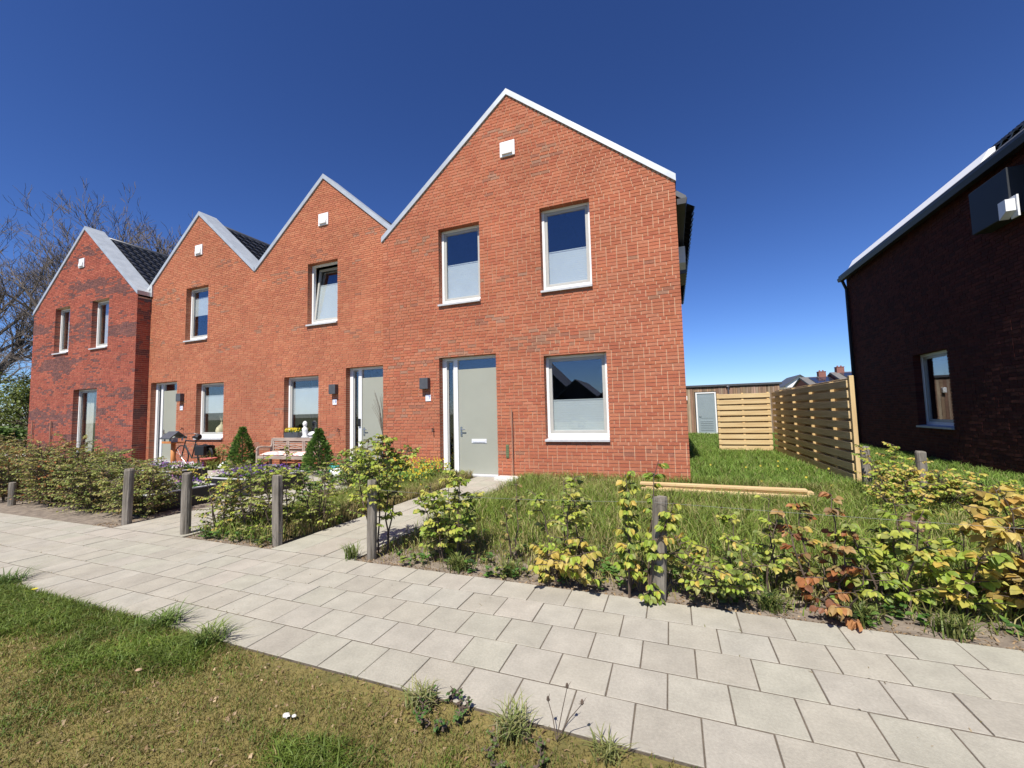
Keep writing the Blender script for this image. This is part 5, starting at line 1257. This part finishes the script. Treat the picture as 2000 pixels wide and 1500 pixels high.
# small weeds in the beds
R = random.Random(31); b = MB()
for i in range(420):
    x = R.uniform(-3.0, 3.6) if R.random() < .7 else R.uniform(-5.8, -4.4); y = 3.52 + R.random() ** 1.5 * 2.2; pal = R.choice([FRESH, DULL, DEEP + FRESH])
    for k in range(R.randint(5, 11)):
        a = R.uniform(0, 6.283); d = Vector((math.cos(a), math.sin(a), R.uniform(.1, .9))).normalized(); p = Vector((x, y, R.random() * .09)); s = R.uniform(.03, .06)
        X, Y_, Z_ = basis(d, Vector((0, -.3, 1))); b.poly([tuple(p + X * (v[0] * s) + Y_ * (v[1] * s) + Z_ * (v[2] * s)) for v in LV], LF, jit(R.choice(pal), .2, R))
tag(b.build('weeds', M_LEAF), 'low leafy weeds scattered under the hedge', 'weeds', kind='stuff')
b = MB()
for i in range(34):
    x, y = (R.uniform(.6, 3), R.uniform(8.6, 14)) if i < 10 else (R.uniform(-5.8, -4.5), R.uniform(4.5, 8)); c0 = Vector((x, y, R.uniform(.08, .2))); s = .022
    for q in range(6):
        a = q * 1.047; b.face([c0, c0 + Vector((math.cos(a - .5) * s, -.2 * s, math.sin(a - .5) * s)), c0 + Vector((math.cos(a + .5) * s, -.3 * s, math.sin(a + .5) * s))], R.choice([(.75, .6, .05), (.75, .62, .1)]))
c0 = Vector((-5.25, 1.93, .05))
for q in range(7):
    a = q * .9; b.face([c0, c0 + Vector((math.cos(a) * .022, math.sin(a) * .022, .006)), c0 + Vector((math.cos(a + .8) * .022, math.sin(a + .8) * .022, .006))], (.75, .62, .03))
tag(b.build('dandelions', M_PETAL), 'scattered dandelions and daisies in the grass', 'flowers', kind='stuff')

# ------------------------------------------------------------------ trees in the background at the left
def bare_tree(label, x, y, h, spread, seed, lean=0.0, group='bare trees behind the houses', levels=5, tr=.42, low=.3):
    R = random.Random(seed); t = thing('bare_tree', label, 'tree', (x, y, -.05), group); tb = MB(); cb = MB()
    def grow(p, d, L, r, lev):
        n = 4 if lev < 3 else 3; P = [p]; dd = d.copy()
        for i in range(n):
            dd = (dd + Vector((R.uniform(-1, 1), R.uniform(-1, 1), R.uniform(-.35, .85))) * (.11 + .04 * lev)).normalized(); P.append(P[-1] + dd * L / n)
        rad_ = [r * (1 - .5 * i / n) for i in range(n + 1)]
        (tb if lev == 0 else cb).tube(P, rad_, 8 if lev == 0 else (5 if lev < 3 else 3), cap=False)
        if lev >= levels: return
        k = (8, 6, 5, 4, 3)[lev]
        for i in range(k):
            s = R.uniform(low if lev == 0 else .25, 1.0) if i else 1.0; f_ = s * n; j = min(int(f_), n - 1); q = P[j].lerp(P[j + 1], f_ - j)
            a = R.uniform(0, 6.283); o = dd.orthogonal().normalized(); o = Matrix.Rotation(a, 3, dd) @ o
            sp = R.uniform(.45, .95) * spread
            nd = (dd + o * sp + Vector((0, 0, .12))).normalized()
            grow(q, nd, L * R.uniform(.5, .75) * (.92 if lev else .8), max(rad_[j] * R.uniform(.47, .66), .017), lev + 1)
    grow(Vector((x, y, -.05)), Vector((lean, 0, 1)).normalized(), h * .48, tr, 0)
    tb.build('trunk', M_BAREBARK, t, smooth=True); cb.build('crown', M_BAREBARK, t)
    return t
bare_tree('large leafless tree behind the mottled house', -47, 18.5, 23, .95, 3)
bare_tree('leafless tree left of the large one, branches reaching down at the picture edge', -60, 18, 23.5, 1.1, 8, low=.2)
bare_tree('smaller leafless tree between the mottled house and the vase house gables', -36.5, 19.5, 17.5, .8, 14)
bare_tree('slim leafless tree right of the smaller one, over the dark roof tiles', -32.4, 20, 15.2, .75, 22, tr=.28)
bare_tree('leafless tree directly behind the gable of the mottled house', -43.5, 19.5, 22, .9, 41)
bare_tree('leafless tree just left of the mottled house, fine twigs over its roof slope', -50, 19.5, 19.5, .95, 57)
def leafy_tree(label, x, y, h, r, seed, pal, cat='tree'):
    R = random.Random(seed); t = thing('leafy_tree', label, cat, (x, y, -.05), 'green trees on the meadow'); b = MB(); L = Leaves(); cl = []
    b.tube([(x, y, -.05), (x + .1, y, h * .3), (x, y, h * .7)], [.16, .12, .05], 7)
    for i in range(34):
        a = R.uniform(0, 6.283); s = R.random() ** .5; cz = h * (.3 + .62 * R.random()); k = r * s * math.sqrt(max(.05, 1 - ((cz / h - .55) / .5) ** 2)); c = Vector((x + k * math.cos(a), y + k * math.sin(a), cz)); cl.append(c)
        b.tube([(x, y, h * .3), tuple(c)], [.05, .01], 5, cap=False)
    for c in cl:
        tone_ = R.uniform(.75, 1.2)
        for i in range(80):
            v = Vector((R.gauss(0, 1), R.gauss(0, 1), R.gauss(0, .8))) * r * .17
            L.add(c + v, Vector((R.uniform(-1, 1), R.uniform(-1, 1), R.uniform(-.8, .5))).normalized(), Vector((R.uniform(-.6, .6), R.uniform(-.8, .3), 1)), R.uniform(.12, .24), tuple(q * tone_ for q in R.choice(pal)))
    b.build('trunk', M_BARK, t); finish_leaves(L, t, 0, R)
leafy_tree('olive green willow like tree at the left edge of the picture', -45.5, 13.5, 4.9, 2.6, 1, [(.13, .15, .03), (.16, .18, .04), (.10, .12, .03)])
leafy_tree('green bushy tree just left of the mottled house', -41.0, 14.5, 4.5, 2.4, 2, [(.10, .13, .03), (.14, .17, .035), (.08, .10, .025)])
leafy_tree('dark taller tree behind the willow at the left edge', -55, 20, 6.2, 3.2, 3, [(.05, .065, .02), (.07, .085, .025), (.06, .06, .03)])
leafy_tree('low bright green bush on the meadow beside the mottled house corner', -33.5, 10.8, 1.3, 1.0, 4, [(.13, .2, .04), (.10, .17, .035)], 'bush')
for i, x in enumerate((-36.5, -38.6, -40.9)):
    b = MB(); b.tube([(0, 0, -.05), (0, 0, 1.25)], .08, 8); o = link('meadow_post', b.mesh('meadow_post', M_BARK), None, (x, 12.2, 0))
    tag(o, ['dark meadow post nearest the mottled house', 'middle one of the dark meadow posts', 'dark meadow post nearest the left edge'][i], 'post', 'dark posts on the meadow')
sheet('meadow_path', 'pale path crossing the meadow at the far left', 'path', [(-60, 9.6), (-27, 9.6), (-27, 10.7), (-60, 10.7)], -.035, M_STONE)
